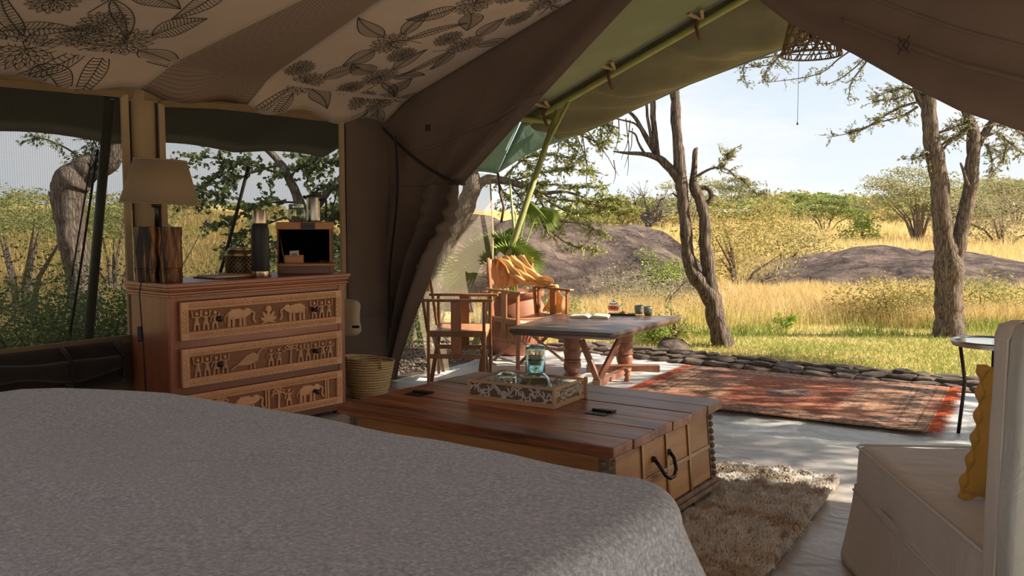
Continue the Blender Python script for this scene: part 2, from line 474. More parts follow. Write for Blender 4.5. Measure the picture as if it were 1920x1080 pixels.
def mat_sheet(name, c, dark, rough, wr):
    m, nt, b = newmat(name)
    co = coords(nt)
    n = N(nt, 'ShaderNodeTexNoise'); n.inputs['Scale'].default_value = 2.2; n.inputs['Detail'].default_value = 8; n.inputs['Roughness'].default_value = .65; n.inputs['Distortion'].default_value = .8
    nt.links.new(co, n.inputs['Vector'])
    r = ramp(nt, [(.3, dark), (.6, c)])
    nt.links.new(n.outputs[0], r.inputs[0]); nt.links.new(r.outputs[0], b.inputs['Base Color'])
    b.inputs['Roughness'].default_value = rough
    co2 = coords(nt, (1, 1, 1))
    n2 = N(nt, 'ShaderNodeTexNoise'); n2.inputs['Scale'].default_value = 4; n2.inputs['Detail'].default_value = 5; n2.inputs['Distortion'].default_value = 2.0
    nt.links.new(co2, n2.inputs['Vector']); bump(nt, b, n2.outputs[0], wr, .05)
    return m
M['porch_sheet'] = mat_sheet('porch_sheet', (.70, .70, .68), (.52, .52, .50), .42, .35)
M['floor_sheet'] = mat_sheet('floor_sheet', (.56, .53, .50), (.38, .33, .29), .40, .22)
def mat_rock():
    m, nt, b = newmat('rock')
    co = coords(nt)
    n = N(nt, 'ShaderNodeTexNoise'); n.inputs['Scale'].default_value = 1.6; n.inputs['Detail'].default_value = 11; n.inputs['Roughness'].default_value = .72
    nt.links.new(co, n.inputs['Vector'])
    r = ramp(nt, [(.34, (.07, .052, .045)), (.5, (.215, .16, .14)), (.64, (.42, .31, .25))])
    v = N(nt, 'ShaderNodeTexVoronoi', feature='DISTANCE_TO_EDGE'); v.inputs['Scale'].default_value = .9
    ad = N(nt, 'ShaderNodeVectorMath', operation='MULTIPLY_ADD'); ad.inputs[1].default_value = (.9, .9, .9)
    nt.links.new(n.outputs['Color'], ad.inputs[0]); nt.links.new(co, ad.inputs[2]); nt.links.new(ad.outputs[0], v.inputs['Vector'])
    r2 = ramp(nt, [(.0, (.35, .35, .35)), (.05, (1, 1, 1))]); nt.links.new(v.outputs['Distance'], r2.inputs[0])
    x = N(nt, 'ShaderNodeMix', data_type='RGBA', blend_type='MULTIPLY'); x.inputs['Factor'].default_value = .8
    nt.links.new(n.outputs[0], r.inputs[0]); nt.links.new(r.outputs[0], x.inputs[6]); nt.links.new(r2.outputs[0], x.inputs[7])
    nt.links.new(x.outputs[2], b.inputs['Base Color']); b.inputs['Roughness'].default_value = .95; b.inputs['Specular IOR Level'].default_value = .15
    n2 = N(nt, 'ShaderNodeTexNoise'); n2.inputs['Scale'].default_value = 7; n2.inputs['Detail'].default_value = 9; n2.inputs['Roughness'].default_value = .7
    nt.links.new(co, n2.inputs['Vector']); bump(nt, b, n2.outputs[0], 1, .30)
    return m
M['rock'] = mat_rock()
def mat_log():
    """polished split log: streaks of honey and near-black running upwards"""
    m, nt, b = newmat('polished_log')
    co = coords(nt, (1, 1, .10))
    n = N(nt, 'ShaderNodeTexNoise'); n.inputs['Scale'].default_value = 26; n.inputs['Detail'].default_value = 5; n.inputs['Distortion'].default_value = 1.2
    nt.links.new(co, n.inputs['Vector'])
    r = ramp(nt, [(.40, (.006, .003, .002)), (.52, (.04, .014, .007)), (.60, (.24, .09, .028)), (.74, (.42, .19, .06))])
    nt.links.new(n.outputs[0], r.inputs[0]); nt.links.new(r.outputs[0], b.inputs['Base Color'])
    b.inputs['Roughness'].default_value = .38; b.inputs['Specular IOR Level'].default_value = .3; bump(nt, b, n.outputs[0], .9, .02)
    return m
M['polished_log'] = mat_log()
# ================================================================== LAND
def smooth(a, b, x):
    t = np.clip((x - a) / (b - a), 0, 1); return t * t * (3 - 2 * t)
def H(x, y):
    x = np.asarray(x, float); y = np.asarray(y, float)
    d = np.hypot(x, y); q = x / np.maximum(y, 1)
    z = -.07 + smooth(28, 120, d) * 1.9 + smooth(110, 230, d) * smooth(.34, .56, q) * 5.5
    z = z + smooth(14, 48, d) * smooth(-.22, -.34, q) * 1.05
    z = z + smooth(12, 50, d) * .10 * np.sin(x * .35 + 1) * np.cos(y * .27)
    z = z + smooth(200, 420, d) * 2.5
    return z
def ground():
    rs = np.concatenate([np.linspace(0, 14, 30), np.geomspace(14.6, 700, 90)])
    th = np.linspace(-pi * .95, pi * .95, 260)
    V = []
    for r_ in rs:
        x = r_ * np.sin(th) ; y = r_ * np.cos(th) + 3
        V.append(np.stack([x, y, H(x, y)], 1))
    V = np.concatenate(V); n = len(th); F = []
    for i in range(len(rs) - 1):
        a = np.arange(n - 1) + i * n
        F.append(np.stack([a, a + n, a + n + 1, a + 1], 1))
    o = np_mesh('ground', V, np.concatenate(F), M['ground'], smooth=True)
    tag(o, kind='structure')
ground()
def bump2(x, y, s=1.0, oct_=4):
    v = 0; a = 1
    for k in range(oct_):
        v += a * mnoise.noise(Vector((x * s, y * s, 3.7 * k))); a *= .5; s *= 2.1
    return v
# inner ground sheet and porch ground sheet
fb = MB()
def ff(i, j):
    u = -7.5 + 7.45 * j; v = -.02 + 7.4 * i
    if j == 1: u += .04 * math.sin(v * 3.1) + .03 * math.sin(v * 7.7 + 1)
    p = T(u, v, -.008 if j > 0.0 else -.008); return p
fb.grid(ff, 60, 40); floor = fb.build('floor', M['floor_sheet'], smooth=True, solid=.012); floor['kind'] = 'structure'
pb = MB()
def pf(i, j):
    vv = -.02 + 6.5 * i; u = -.22 + (2.72 + .05 * math.sin(vv * 2.3)) * j
    v = vv - .22 * j * (1 - i)
    z = -.045 + .022 * max(0, bump2(u * 1.0, v * .35, 2.2, 3)) + .012 * max(0, bump2(u, v, 6, 2))
    if j in (0,): z = -.06
    return T(u, v, z)
pb.grid(pf, 200, 90); pf_ = pb.build('porch_ground_sheet', M['porch_sheet'], smooth=True, solid=.004)
tag(pf_, 'pale grey plastic groundsheet spread over the porch in front of the tent', 'groundsheet')

# added unseen pale ground behind and right of the tent, bounces light inside
for nm, (u0, u1, v0, v1) in (('bounce_ground', (-24, -7.45, -14, 20)), ('bounce_ground', (-7.45, 1.6, 6.55, 15))):
    b = MB(); b.grid(lambda i, j: T(u0 + (u1 - u0) * i, v0 + (v1 - v0) * j, -.045), 20, 20); o = b.build(nm, M['bounce_gravel']); o['kind'] = 'structure'
# ================================================================== TENT SHELL
WT = 2.2
def zc(u, v):
    vv = v if v < 3 else 6 - v
    return WT + .37 * vv
seamL = lambda v: -2.2 + .32 * min(v, 3)
seamR = lambda v: -1.39 + .0 * v
ceiling = thing('ceiling', None, None); del_ = None
ceiling['kind'] = 'structure'
def panel(fa, fb_, sag, m, n, v1=6.0, label=None):
    b = MB()
    def fn(i, j):
        v = v1 * j; ua, ub = fa(v), fb_(v); u = ua + (ub - ua) * i
        z = zc(u, v) - sag * math.sin(pi * i) * (math.sin(min(1, .15 + j * 3) * pi / 2)) 
        if v < .25: z -= (.25 - v) * .35 * (1 + .35 * math.sin(u * 9))
        return T(u, v + (0 if v > .01 else -.0), z)
    b.grid(fn, n, 80)
    o = b.build('liner_panel', m, ceiling, smooth=True, solid=.003)
    if label: o['label'] = label
    return o
panel(lambda v: -4.2, seamL, .07, M['liner'], 40)
panel(lambda v: -7.4, lambda v: -4.2, .05, M['liner'], 30)
panel(seamL, seamR, .06, M['woven_band'], 24, label='dark woven stripe between the printed panels')
panel(seamR, lambda v: -.0, .05, M['liner'], 30)
# printed botanical drawings: flat ink strokes on the liner
def strokes_leaf(L, W, r):
    out = []; n = 14
    up = []; dn = []
    for i in range(n + 1):
        t = i / n; w = W * math.sin(pi * t ** .75) * (1 - .15 * t); c = .12 * L * math.sin(t * 2.2)
        up.append((t * L, c + w)); dn.append((t * L, c - w))
    out.append((up, .006)); out.append((dn, .006))
    mid = [(i / n * L, .12 * L * math.sin(i / n * 2.2)) for i in range(n + 1)]; out.append((mid, .006))
    for i in range(1, 16):
        t = i / 17
        w = W * math.sin(pi * t ** .75) * (1 - .15 * t); c = .12 * L * math.sin(t * 2.2)
        for s_ in (1, -1):
            out.append(([(t * L, c), (t * L + .035 * L, c + s_ * w * .45), (t * L + .05 * L, c + s_ * w * .93)], .0042))
    return out
def strokes_flower(Rr, r):
    out = []
    for ring in range(4):
        k = 7 + ring * 3; ri = Rr * ring / 4.4; ro = Rr * (ring + 1.35) / 4.6
        for i in range(k):
            a0 = 2 * pi * i / k + ring * .3; da = pi / k * .95
            am = a0 + da
            rm = ri + (ro - ri) * .55; ro *= 1.10
            out.append(([(ri * math.cos(a0), ri * math.sin(a0)), (rm * math.cos(a0 + .01), rm * math.sin(a0 + .01)), (ro * math.cos(am), ro * math.sin(am)),
                         (rm * math.cos(am + da), rm * math.sin(am + da)), (ri * math.cos(am + da), ri * math.sin(am + da))], .0042))
            out.append(([(rm * .8 * math.cos(am), rm * .8 * math.sin(am)), (ro * .9 * math.cos(am), ro * .9 * math.sin(am))], .003)); ro /= 1.10
    return out
def panel_z(u, v):
    L_, R_ = seamL(v), seamR(v)
    if u > R_: f = (u - R_) / (0 - R_); s_ = .05
    elif u > L_: f = (u - L_) / (R_ - L_); s_ = .06
    else: f = (u + 4.2) / (L_ + 4.2); s_ = .07
    z = zc(u, v) - s_ * math.sin(pi * f) * math.sin(min(1, .15 + v / 6 * 3) * pi / 2)
    if v < .25: z -= (.25 - v) * .35 * (1 + .35 * math.sin(u * 9))
    return z
ink = MB()
def put(strokes, cu, cv, ang, s_=1):
    ca, sa = math.cos(ang), math.sin(ang)
    for pts, w in strokes:
        q = []
        for x, y in pts:
            u = cu + (x * ca - y * sa) * s_; v = cv + (x * sa + y * ca) * s_
            q.append((u, v))
        for (a, b) in zip(q[:-1], q[1:]):
            if any(v < .02 or (u > -.02) or (seamL(v) - .01 < u < seamR(v) + .01) or u < -4.15 for u, v in (a, b)): continue
            dx, dy = b[0] - a[0], b[1] - a[1]; l = math.hypot(dx, dy) or 1; nx, ny = -dy / l * w / 2, dx / l * w / 2
            vs = []
            for (pu, pv) in ((a[0] + nx, a[1] + ny), (b[0] + nx, b[1] + ny), (b[0] - nx, b[1] - ny), (a[0] - nx, a[1] - ny)):
                vs.append(T(pu, pv, panel_z(pu, pv) - .0045))
            ink.add(vs, [(0, 1, 2, 3)])
r_ = random.Random(3)
def sprig(cu, cv, a0, s_=1.0):
    put(strokes_flower(.165 * s_, r_), cu, cv, r_.uniform(0, 6))
    put(strokes_flower(.13 * s_, r_), cu + .29 * s_ * math.cos(a0 + 2.1), cv + .29 * s_ * math.sin(a0 + 2.1), 0)
    for k, (L, W) in enumerate(((.40, .085), (.32, .11), (.34, .08), (.50, .055))):
        a = a0 + (-.9, .5, -2.2, 3.4)[k] + r_.uniform(-.2, .2)
        put(strokes_leaf(L * s_, W * s_, r_), cu + .15 * s_ * math.cos(a), cv + .15 * s_ * math.sin(a), a)
    put([([(0, 0), (.06, .05), (.16, .06), (.3, .02)], .006), ([(0, 0), (.05, -.05), (.14, -.07)], .006)], cu, cv, a0 + 2.8, s_)
for cu, cv, a in ((-2.55, .42, .4), (-2.95, .95, 2.0), (-3.35, .30, 1.2), (-2.35, 1.25, -1.0), (-3.9, .75, 3.0), (-3.5, 1.45, .2), (-2.85, 1.75, 1.5), (-3.95, 1.6, 4.2), (-3.0, .22, 5.0)):
    sprig(cu, cv, a, .98)
for cu, cv, a in ((-1.1, .30, .4), (-.62, .55, 2.2), (-.25, .22, 1), (-.95, .95, 3.8), (-.35, 1.12, .9), (-.80, 1.55, 5), (-.25, 1.75, 2.6), (-1.15, 1.9, 1.2), (-.6, 2.15, .2)):
    sprig(cu, cv, a, .80)
io = ink.build('printed_drawing', M['print_ink'], ceiling); io['kind'] = 'stuff'; io['label'] = 'dark ink drawings of leaves and round flowers'

# outer roof over the liner and dark eave outside the side windows
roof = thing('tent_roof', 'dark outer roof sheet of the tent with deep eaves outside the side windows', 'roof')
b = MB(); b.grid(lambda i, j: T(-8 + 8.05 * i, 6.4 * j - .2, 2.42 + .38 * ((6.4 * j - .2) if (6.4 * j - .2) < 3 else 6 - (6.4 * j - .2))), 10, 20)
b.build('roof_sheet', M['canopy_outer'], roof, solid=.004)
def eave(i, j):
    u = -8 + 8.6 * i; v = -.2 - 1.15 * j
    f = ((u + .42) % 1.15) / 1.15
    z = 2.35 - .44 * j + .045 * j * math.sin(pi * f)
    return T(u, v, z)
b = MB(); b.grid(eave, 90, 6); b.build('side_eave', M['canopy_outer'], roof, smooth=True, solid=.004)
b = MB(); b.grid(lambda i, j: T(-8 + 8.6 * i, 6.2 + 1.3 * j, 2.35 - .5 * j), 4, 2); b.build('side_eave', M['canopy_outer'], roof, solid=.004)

# left wall with two screened windows
wl = thing('wall_left', None, None); wl['kind'] = 'structure'
def wallpiece(name, u0, u1, z0, z1, m, off=0, th=.01, parent=wl, **k):
    b = MB(); n = max(2, int((u1 - u0) * 14))
    def fn(i, j):
        u = u0 + (u1 - u0) * i; z = z0 + (z1 - z0) * j
        w = .006 * math.sin(u * 17 + z * 3)
        return T(u, off + w, z)
    b.grid(fn, n, 8); return b.build(name, m, parent, smooth=True, solid=th, **k)
wallpiece('wall_panel', -7.4, -.8, 0, .60, M['canvas_tan'])
wallpiece('wall_panel', -.8, 0, 0, .60, M['canvas_brown'])
wallpiece('header_panel', -7.4, 0, 2.08, 2.34, M['canvas_tan'])
wallpiece('wall_panel', -.47, .10, .55, 2.20, M['canvas_brown'], off=.01)
wallpiece('corner_post_cover', -2.27, -2.08, .58, 2.14, M['canvas_tan_light'])
wallpiece('wall_panel', -7.4, -3.9, .58, 2.12, M['canvas_tan'])
def window(n, u0, u1, z0, z1a, z1b):
    w = thing('window_%d' % n, None, None); w['kind'] = 'structure'
    b = MB()
    b.grid(lambda i, j: T(u0 + (u1 - u0) * i, -.012, z0 + ((z1a + (z1b - z1a) * i) - z0) * j), 8, 6)
    b.build('insect_screen', M['insect_mesh'], w)
    for a, c, q in (((u0, z0), (u0, z1a), .045), ((u1, z0), (u1, z1b), .045), ((u0, z1a), (u1, z1b), .04), ((u0, z0), (u1, z0), .05)):
        b = MB(); b.bar(T(a[0], .012, a[1]), T(c[0], .012, c[1]), .022, q, up=TV if False else (TU if a[0] == c[0] else Vector((0, 0, 1))))
        b.build('binding', M['canvas_tan_light'] if a[0] == c[0] else M['canvas_tan'], w, bevel=.004)
    for uu, s_ in ((u0, -1), (u1, 1)):
        b = MB(); b.tube([T(uu + s_ * .034, .016, z0 + (z1a - z0) * t / 6) for t in range(7)], .006, 6); b.build('piping', M['webbing'], w, smooth=True)
window(1, -3.86, -2.31, .60, 2.06, 2.10)
window(2, -2.06, -.49, .60, 2.07, 2.17)
# rolled window flap under the sill, with its straps
fl = thing('rolled_window_flap', 'dark canvas window flap rolled up under the side window beside the chest', 'canvas flap')
b = MB(); b.tube([T(-4.6 + i * .12, .085, .50 - .015 * math.sin(i * .9) - .03 * (i / 18)) for i in range(19)], [.055 + .012 * math.sin(i * 1.3) for i in range(19)], 12)
b.build('flap', M['canvas_dark'], fl, smooth=True)
b = MB(); b.grid(lambda i, j: T(-4.6 + 2.2 * i, .03 + .05 * math.sin(j * 3), .60 - .26 * j - .06 * math.sin(i * 3.1) * j), 20, 6); b.build('hem', M['canvas_dark'], fl, smooth=True, solid=.004)
for u in (-2.45, -2.78, -3.7):
    b = MB(); b.tube([T(u, .05, .60), T(u + .01, .15, .52), T(u, .16, .42), T(u + .02, .10, .36), T(u, .04, .40)], .012, 6); b.build('strap', M['webbing'], fl, smooth=True)

# ================================================================== CANOPY OVER THE PORCH
can = thing('porch_canopy', 'green canvas canopy stretched over the porch on poles', 'canopy')
cz = lambda v: 2.29 + .41 * (v if v < 3 else 6 - v)
ez = lambda v: 2.21 + .267 * (v if v < 3 else 6 - v)
b = MB()
b.grid(lambda i, j: T(-.1 + 2.1 * j, 0 + 6 * i, cz(6 * i) + .05 - .06 * math.sin(pi * j) * (1 - .9 * abs(math.cos(pi * i * 3)))), 60, 12)
b.build('canopy_sheet', M['canopy_green'], can, smooth=True, solid=.003)
def val(i, j):
    v = .02 + 5.96 * i; w = .33 * (1 - min(1, i * 4)) * j
    z = (cz(v) + .05) * (1 - j) + (ez(v) + 0) * j
    f = math.exp(-((v - .2) * 1.1) ** 2)
    z += .06 * math.sin((v - j * .9) * 16) * math.sin(pi * j) * f + .035 * math.sin((v * .7 - j * .8) * 11) * math.sin(pi * j) + .015 * math.sin((v - j * .6) * 23) * math.sin(pi * j) - .10 * math.sin(pi * j)
    return T(2.0 + .6 * j, v + w, z)
b = MB(); b.grid(val, 160, 14); b.build('valance', M['valance_olive'], can, smooth=True, solid=.003)
b = MB(); b.tube([Vector(val(i / 60, 1)) for i in range(61)], .009, 6); b.build('hem', M['canopy_teal'], can, smooth=True)
b = MB(); b.grid(lambda i, j: T(-.05 + 2.05 * i, -.30 * j, (cz(0) + .05) * (1 - j) + 1.80 * j + .02 * math.sin(i * 9) * j), 30, 8)
b.build('side_valance', M['canopy_teal'], can, smooth=True, solid=.003)
b = MB(); b.tube([T(-.05 + 2.05 * i / 20, -.30, 1.80 + .02 * math.sin(i / 20 * 9)) for i in range(21)], .016, 6); b.build('hem', M['canopy_teal'], can, smooth=True)
A_, B_, C_, D_ = T(2.0, .02, cz(0) + .05), T(2.6, .35, ez(0)), T(2.35, -.10, 2.04), T(2.0, -.30, 1.80)
b = MB(); b.grid(lambda i, j: (A_ * (1 - i) + B_ * i) * (1 - j) + (D_ * (1 - i) + C_ * i) * j - Vector((0, 0, .03 * math.sin(pi * i) * math.sin(pi * j))), 10, 10)
b.build('corner_gusset', M['canopy_teal'], can, smooth=True, solid=.003)
def pole(name, pts, r, m='green_pole', parent=can):
    b = MB(); b.tube(pts, r, 12); return b.build(name, M[m], parent, smooth=True)
pole('beam', [T(2.0, .05 + 2.95 * i / 8, cz(.05 + 2.95 * i / 8) - .03) for i in range(9)], .03)
pole('beam', [T(2.0, 5.9 - 2.9 * i / 8, cz(5.9 - 2.9 * i / 8) - .03) for i in range(9)], .03)
PT = T(2.0, .42, 2.38); PB = Vector((-.42, 8.93, -.05))
pole('post', [PT, PT * .5 + PB * .5 + Vector((.02, 0, 0)), PB], [.026, .032, .036])
pole('brace', [T(2.0, .55, 2.46), PT * .83 + PB * .17], .017)
pole('purlin', [T(1.75, .12, 2.30), T(2.5, .40, 2.30)], .026)
def bracket(v):
    g = MB(); g.bar(T(1.80, v - .02, cz(v) + .03), T(2.02, v + .02, cz(v)), .035, .02); g.bar(T(1.80, v + .10, cz(v) + .05), T(2.02, v + .02, cz(v)), .03, .02)
    o = g.build('bracket', M['twig'] if False else M['canvas_tan_light'], can, bevel=.004)
    s_ = MB(); s_.tube([T(1.93, v, cz(v) + .02), T(1.95, v - .01, cz(v) - .06), T(1.96, v, cz(v) - .12), T(1.98, v + .015, cz(v) - .17)], [.012, .016, .016, .013], 6)
    s_.build('strap', M['strap_leather'], o, smooth=True)
for v in (.30, 1.02, 1.88): bracket(v)
# side screen of the porch
ss = thing('porch_side_screen', 'see-through screen hanging on the left side of the porch behind the folding chairs', 'screen')
b = MB()
def scr(i, j):
    top = -.02 + 1.95 * i; bot = -.02 + 1.45 * i
    u = top * j + bot * (1 - j); z = -.04 + 1.83 * j
    return T(u, -.30 * j + .03 * math.sin(u * 7 + z * 2), z)
b.grid(scr, 30, 16); b.build('clear_panel', M['clear_sheet'], ss, smooth=True)
b = MB(); b.grid(lambda i, j: Vector(scr(.985 + .015 * i, j)), 2, 16); b.build('edge_binding', M['canvas_tan_light'], ss, smooth=True, solid=.003)
b = MB(); b.grid(lambda i, j: Vector(scr(i * .35 + .62 * j, j)) * 1.0 + TV * -.01 if i < .5 else Vector(scr(i * .10 + .25 + .62 * j, j)) + TV * -.01, 1, 16)
b = MB(); b.grid(lambda i, j: Vector(scr(min(1, .10 + .55 * j + .10 * i), j)) - TV * .006, 2, 16); b.build('seam_band', M['clear_sheet'], ss, smooth=True)
b = MB(); b.tube([T(1.98, -.28, 1.80), T(1.99, -.26, 1.6), T(2.0, -.22, 1.45), T(1.98, -.24, 1.30)], .014, 6); b.build('strap', M['strap_leather'], ss, smooth=True)

# ================================================================== TIED-BACK FRONT CURTAINS
from bisect import bisect
def onu(px, py, u=0):
    d = ray(px, py); k = (TC.dot(TU)) + u; t = k / (d.x * TU.x + d.y * TU.y)
    X = Vector((d.x * t, d.y * t, CAMH + d.z * t)); q = X - TC
    return q.dot(TV), X.z
def lerp_tab(tab, z):
    """tab [(v,z)...] descending z -> v"""
    for (v0, z0), (v1, z1) in zip(tab[:-1], tab[1:]):
        if z <= z0 and z >= z1: return v0 + (v1 - v0) * (z0 - z) / (z0 - z1)
    return tab[0][0] if z > tab[0][1] else tab[-1][0]
cl = thing('door_curtain', 'brown canvas tent door tied back to the left of the opening beside the carved chest', 'curtain', group=None)
tie = (.78, 1.62)
def cu(i, j):
    """i across from the corner to the free edge, j from the roof to the tie"""
    tv, tz = 2.87 * i, WT + .37 * 2.87 * i + .02
    bv, bz = tie[0] * (i ** .75), 1.60 + .02 * i
    v = tv + (bv - tv) * j; z = tz + (bz - tz) * j
    sag = .05 * math.sin(pi * j) * math.sin(pi * i)
    z -= sag
    f = (i ** .8)
    u = .03 + .055 * math.sin(f * 19 + j * 1.5) * (.15 + .85 * j) * (.4 + .6 * i) + .10 * math.sin(pi * i) * j
    u += .03 * math.sin(pi * j) * math.sin(i * 4)
    return T(u, v - .02, z)
low = [onu(*p) for p in ((860, 352), (853, 400), (836, 440), (810, 480), (790, 530), (770, 580), (755, 625), (738, 680))] + [(.05, .0)]
def cd(i, j):
    z = 1.61 * (1 - j) + .0 * j
    ve = lerp_tab(low, z)
    f = (i ** (.75 + .25 * j))
    v = -.06 + (ve + .06) * f
    cr_ = math.exp(-((j - .12) / .16) ** 2)
    u = .03 + (.075 + .03 * math.sin(j * 5)) * math.sin(i ** .8 * 17 + 1.5 + j * 2.5) * (.4 + .6 * i) + .10 * math.sin(pi * i) * (1 - j)
    u += cr_ * .03 * math.sin(z * 55 + i * 5) * i
    v += cr_ * .022 * math.sin(z * 48) * i
    return T(u, v, z + .003)
b = MB(); b.grid(cu, 90, 50); b.build('upper_drape', M['canvas_brown'], cl, smooth=True, solid=.004)
b = MB(); b.grid(cd, 70, 80); b.build('lower_drape', M['canvas_brown'], cl, smooth=True, solid=.004)
# sewn hem band that runs from the corner to the free edge, and the strap
def on_cu(i, j, d=-.012):
    return Vector(cu(i, j)) + TU * d
b = MB(); b.grid(lambda i, j: on_cu(.10 + .90 * i, .62 - .06 * math.sin(pi * i) + .035 * j, -.010), 50, 3); b.build('hem_band', M['canvas_brown'], cl, smooth=True, solid=.006)
b = MB(); b.grid(lambda i, j: T(-.05 - .02 * math.sin(i * 3), .02 + .74 * i, 2.10 - .46 * i ** 1.1 - .05 * math.sin(pi * i) - .035 * j), 20, 2); b.build('tie_strap', M['webbing'], cl, smooth=True, solid=.004)
b = MB(); b.grid(lambda i, j: T(-.10 + .04 * i, .20 + .035 * math.sin(i * 6) - .10 * i + .028 * j, 2.0 - 1.55 * i), 24, 1); b.build('webbing', M['webbing'], cl, smooth=True, solid=.004)
b = MB(); b.grid(lambda i, j: T(-.085, .52 + .05 * i + .004 * math.sin(j * 9), 2.02 + .05 * j), 2, 2); b.build('stitched_patch', M['canvas_dark'], cl, solid=.003)
b = MB()
for k in range(2): b.tube([T(-.09 + .2 * math.sin(t * pi / 6) * 0 + .18 * (1 - math.cos(t * pi / 6)) / 2, .74 + .07 * math.sin(t * pi / 6), 1.63 - .02 * k) for t in range(7)], .012, 6)
b.build('tie', M['webbing'], cl, smooth=True)

crr = thing('door_curtain', 'brown canvas tent door swept up to the right of the opening above the white armchair', 'curtain')
lowr = [(2.35, 3.16), (3.13, 2.69), (3.33, 2.52), (3.71, 2.30), (4.01, 2.10), (4.29, 1.93), (4.6, 1.80), (5.0, 1.66), (5.45, 1.50), (5.9, 1.42)]
def rl(v):
    for (v0, z0), (v1, z1) in zip(lowr[:-1], lowr[1:]):
        if v <= v1: return z0 + (z1 - z0) * (v - v0) / (v1 - v0)
    return lowr[-1][1]
def cr2(i, j):
    v = 2.36 + 3.54 * i; t = zc(0, v) + .03; l = rl(v)
    if t < l + .02: t = l + .02
    z = l + (t - l) * j
    ph = (z - 1.5) * 5 + (v - 5.5) * 2.2
    u = -.05 + .05 * math.sin(ph * 1.6) * (1 - j * .6) + .035 * math.sin((1 - j) * 14 + v * 1.3) * math.exp(-j * 3) + .02 * math.sin(v * 4)
    if j < .03: u += .02
    return T(u, v, z)
b = MB(); b.grid(cr2, 110, 50); b.build('drape', M['canvas_brown'], crr, smooth=True, solid=.005)
b = MB(); b.grid(lambda i, j: Vector(cr2(.36 + .64 * i, (.20 + .12 * i) + .02 * math.sin(i * 4) + .03 * j)) - TU * .010, 50, 2); b.build('hem_band', M['canvas_brown'], crr, smooth=True, solid=.006)
b = MB(); b.grid(lambda i, j: Vector(cr2(.30 + .6 * i, (.44 + .02 * i) + .02 * j)) - TU * .008, 40, 1); b.build('hem_band', M['canvas_brown'], crr, smooth=True, solid=.005)
b = MB()
c0, z0 = onu(1695, 85, -.09)
b.tube([T(-.10, c0 + .028 * math.cos(t), z0 + .03 * math.sin(t)) for t in np.linspace(0, 2 * pi, 9)[:-1]], .003, 5, closed=True)
b.tube([T(-.10, c0 - .03, z0 - .05), T(-.10, c0 + .03, z0 + .05)], .003, 5); b.tube([T(-.10, c0 + .03, z0 - .05), T(-.10, c0 - .03, z0 + .05)], .003, 5)
b.build('stitched_patch', M['webbing'], crr)

# guy ropes and the pole outside the side windows
pa_, pb2 = at(207, 168, 6.1), at(160, 700, 6.1)
gp = thing('outer_tent_pole', 'dark green pole holding the eave outside the left screened window', 'pole', tuple(pb2))
b = MB(); b.tube([pa_ - pb2, (pa_ - pb2) * .5, Vector((0, 0, 0))], .032, 10); b.build('pole', M['dark_pole'], gp, smooth=True)
def guy(p0, p1, r, label, thick2=False):
    g = thing('guy_rope', label, 'rope', tuple(p1))
    b = MB(); q = p0 - p1
    b.tube([q, q * .5 + Vector((.0, 0, -.02)), Vector((0, 0, 0))], r, 6); b.build('rope', M['rope'], g, smooth=True)
    b = MB(); b.tube([q + Vector((.03 * math.cos(t), 0, -.03 + .03 * math.sin(t))) for t in np.linspace(0, 2 * pi, 9)[:-1]], .005, 5, closed=True); b.build('ring', M['steel'], g, smooth=True)
    b = MB(); b.tube([q * .96, q * .93 + Vector((.03, 0, 0)), q * .90 + Vector((.01, 0, 0)), q * .93 + Vector((-.02, 0, 0))], .008, 5); b.build('knot', M['rope'], g, smooth=True)
guy(at(175, 275, 7.0), at(112, 645, 8.2), .007, 'thin dark guy rope slanting down outside the left window, left of the pole')
guy(at(183, 280, 6.6), at(128, 650, 6.9), .010, 'double dark guy rope hanging beside the outer pole in the left window')
guy(at(466, 312, 7.6), at(405, 540, 8.3), .016, 'thick dark guy rope seen through the right window behind the woven jar')
guy(at(638, 335, 8.6), at(600, 480, 9.2), .008, 'thin guy rope near the right edge of the right window')
guy(at(388, 412, 11.0), at(335, 510, 10.0), .006, 'faint thin guy rope crossing the golden hillside between lamp and jar')
# ================================================================== CARVED CHEST OF DRAWERS
c0_ = atz(313, 533, .97); c1_ = atz(657, 512, .97)
CH_A = math.atan2(c1_.y - c0_.y, c1_.x - c0_.x); CL = (c1_ - c0_).length; CD = .50
chest = thing('chest_of_drawers', 'carved reddish wooden chest of three drawers under the screened window', 'chest of drawers', (c0_.x, c0_.y, 0), CH_A)
def chest_pt(x, y, z=.97):
    return Matrix.Rotation(CH_A, 4, 'Z') @ Vector((x, y, 0)) + Vector((c0_.x, c0_.y, z))
b = MB(); b.box(.035, CL - .035, .045, CD - .02, .06, .90); b.build('carcass', M['red_wood_z'], chest, bevel=.004)
for x0, x1 in ((.03, .085), (CL - .085, CL - .03)):
    b = MB(); b.box(x0, x1, .03, .06, .0, .905); b.build('stile', M['red_wood_z'], chest, bevel=.003)
for z0, z1 in ((.862, .905), (.574, .628), (.300, .352), (.03, .078)):
    b = MB(); b.box(.085, CL - .085, .034, .06, z0, z1); b.build('rail', M['red_wood'], chest, bevel=.002)
b = MB()
for ins, z0, z1 in ((.022, .885, .902), (.012, .902, .918), (.020, .918, .928), (.008, .928, .945), (.0, .945, .97)):
    b.box(ins, CL - ins, ins, CD - ins * .3, z0, z1)
b.build('cornice', M['red_wood'], chest, bevel=.004)
for x in (.05, CL - .09):
    for y in (.05, CD - .09):
        b = MB(); b.box(x, x + .05, y, y + .05, 0, .06); b.build('foot', M['red_wood_z'], chest)
def arc(cx, cz_, r, a0, a1, n=6, ry=None):
    return [(cx + r * math.cos(a0 + (a1 - a0) * i / n), cz_ + (ry or r) * math.sin(a0 + (a1 - a0) * i / n)) for i in range(n + 1)]
DW, DH = CL - .17, .226
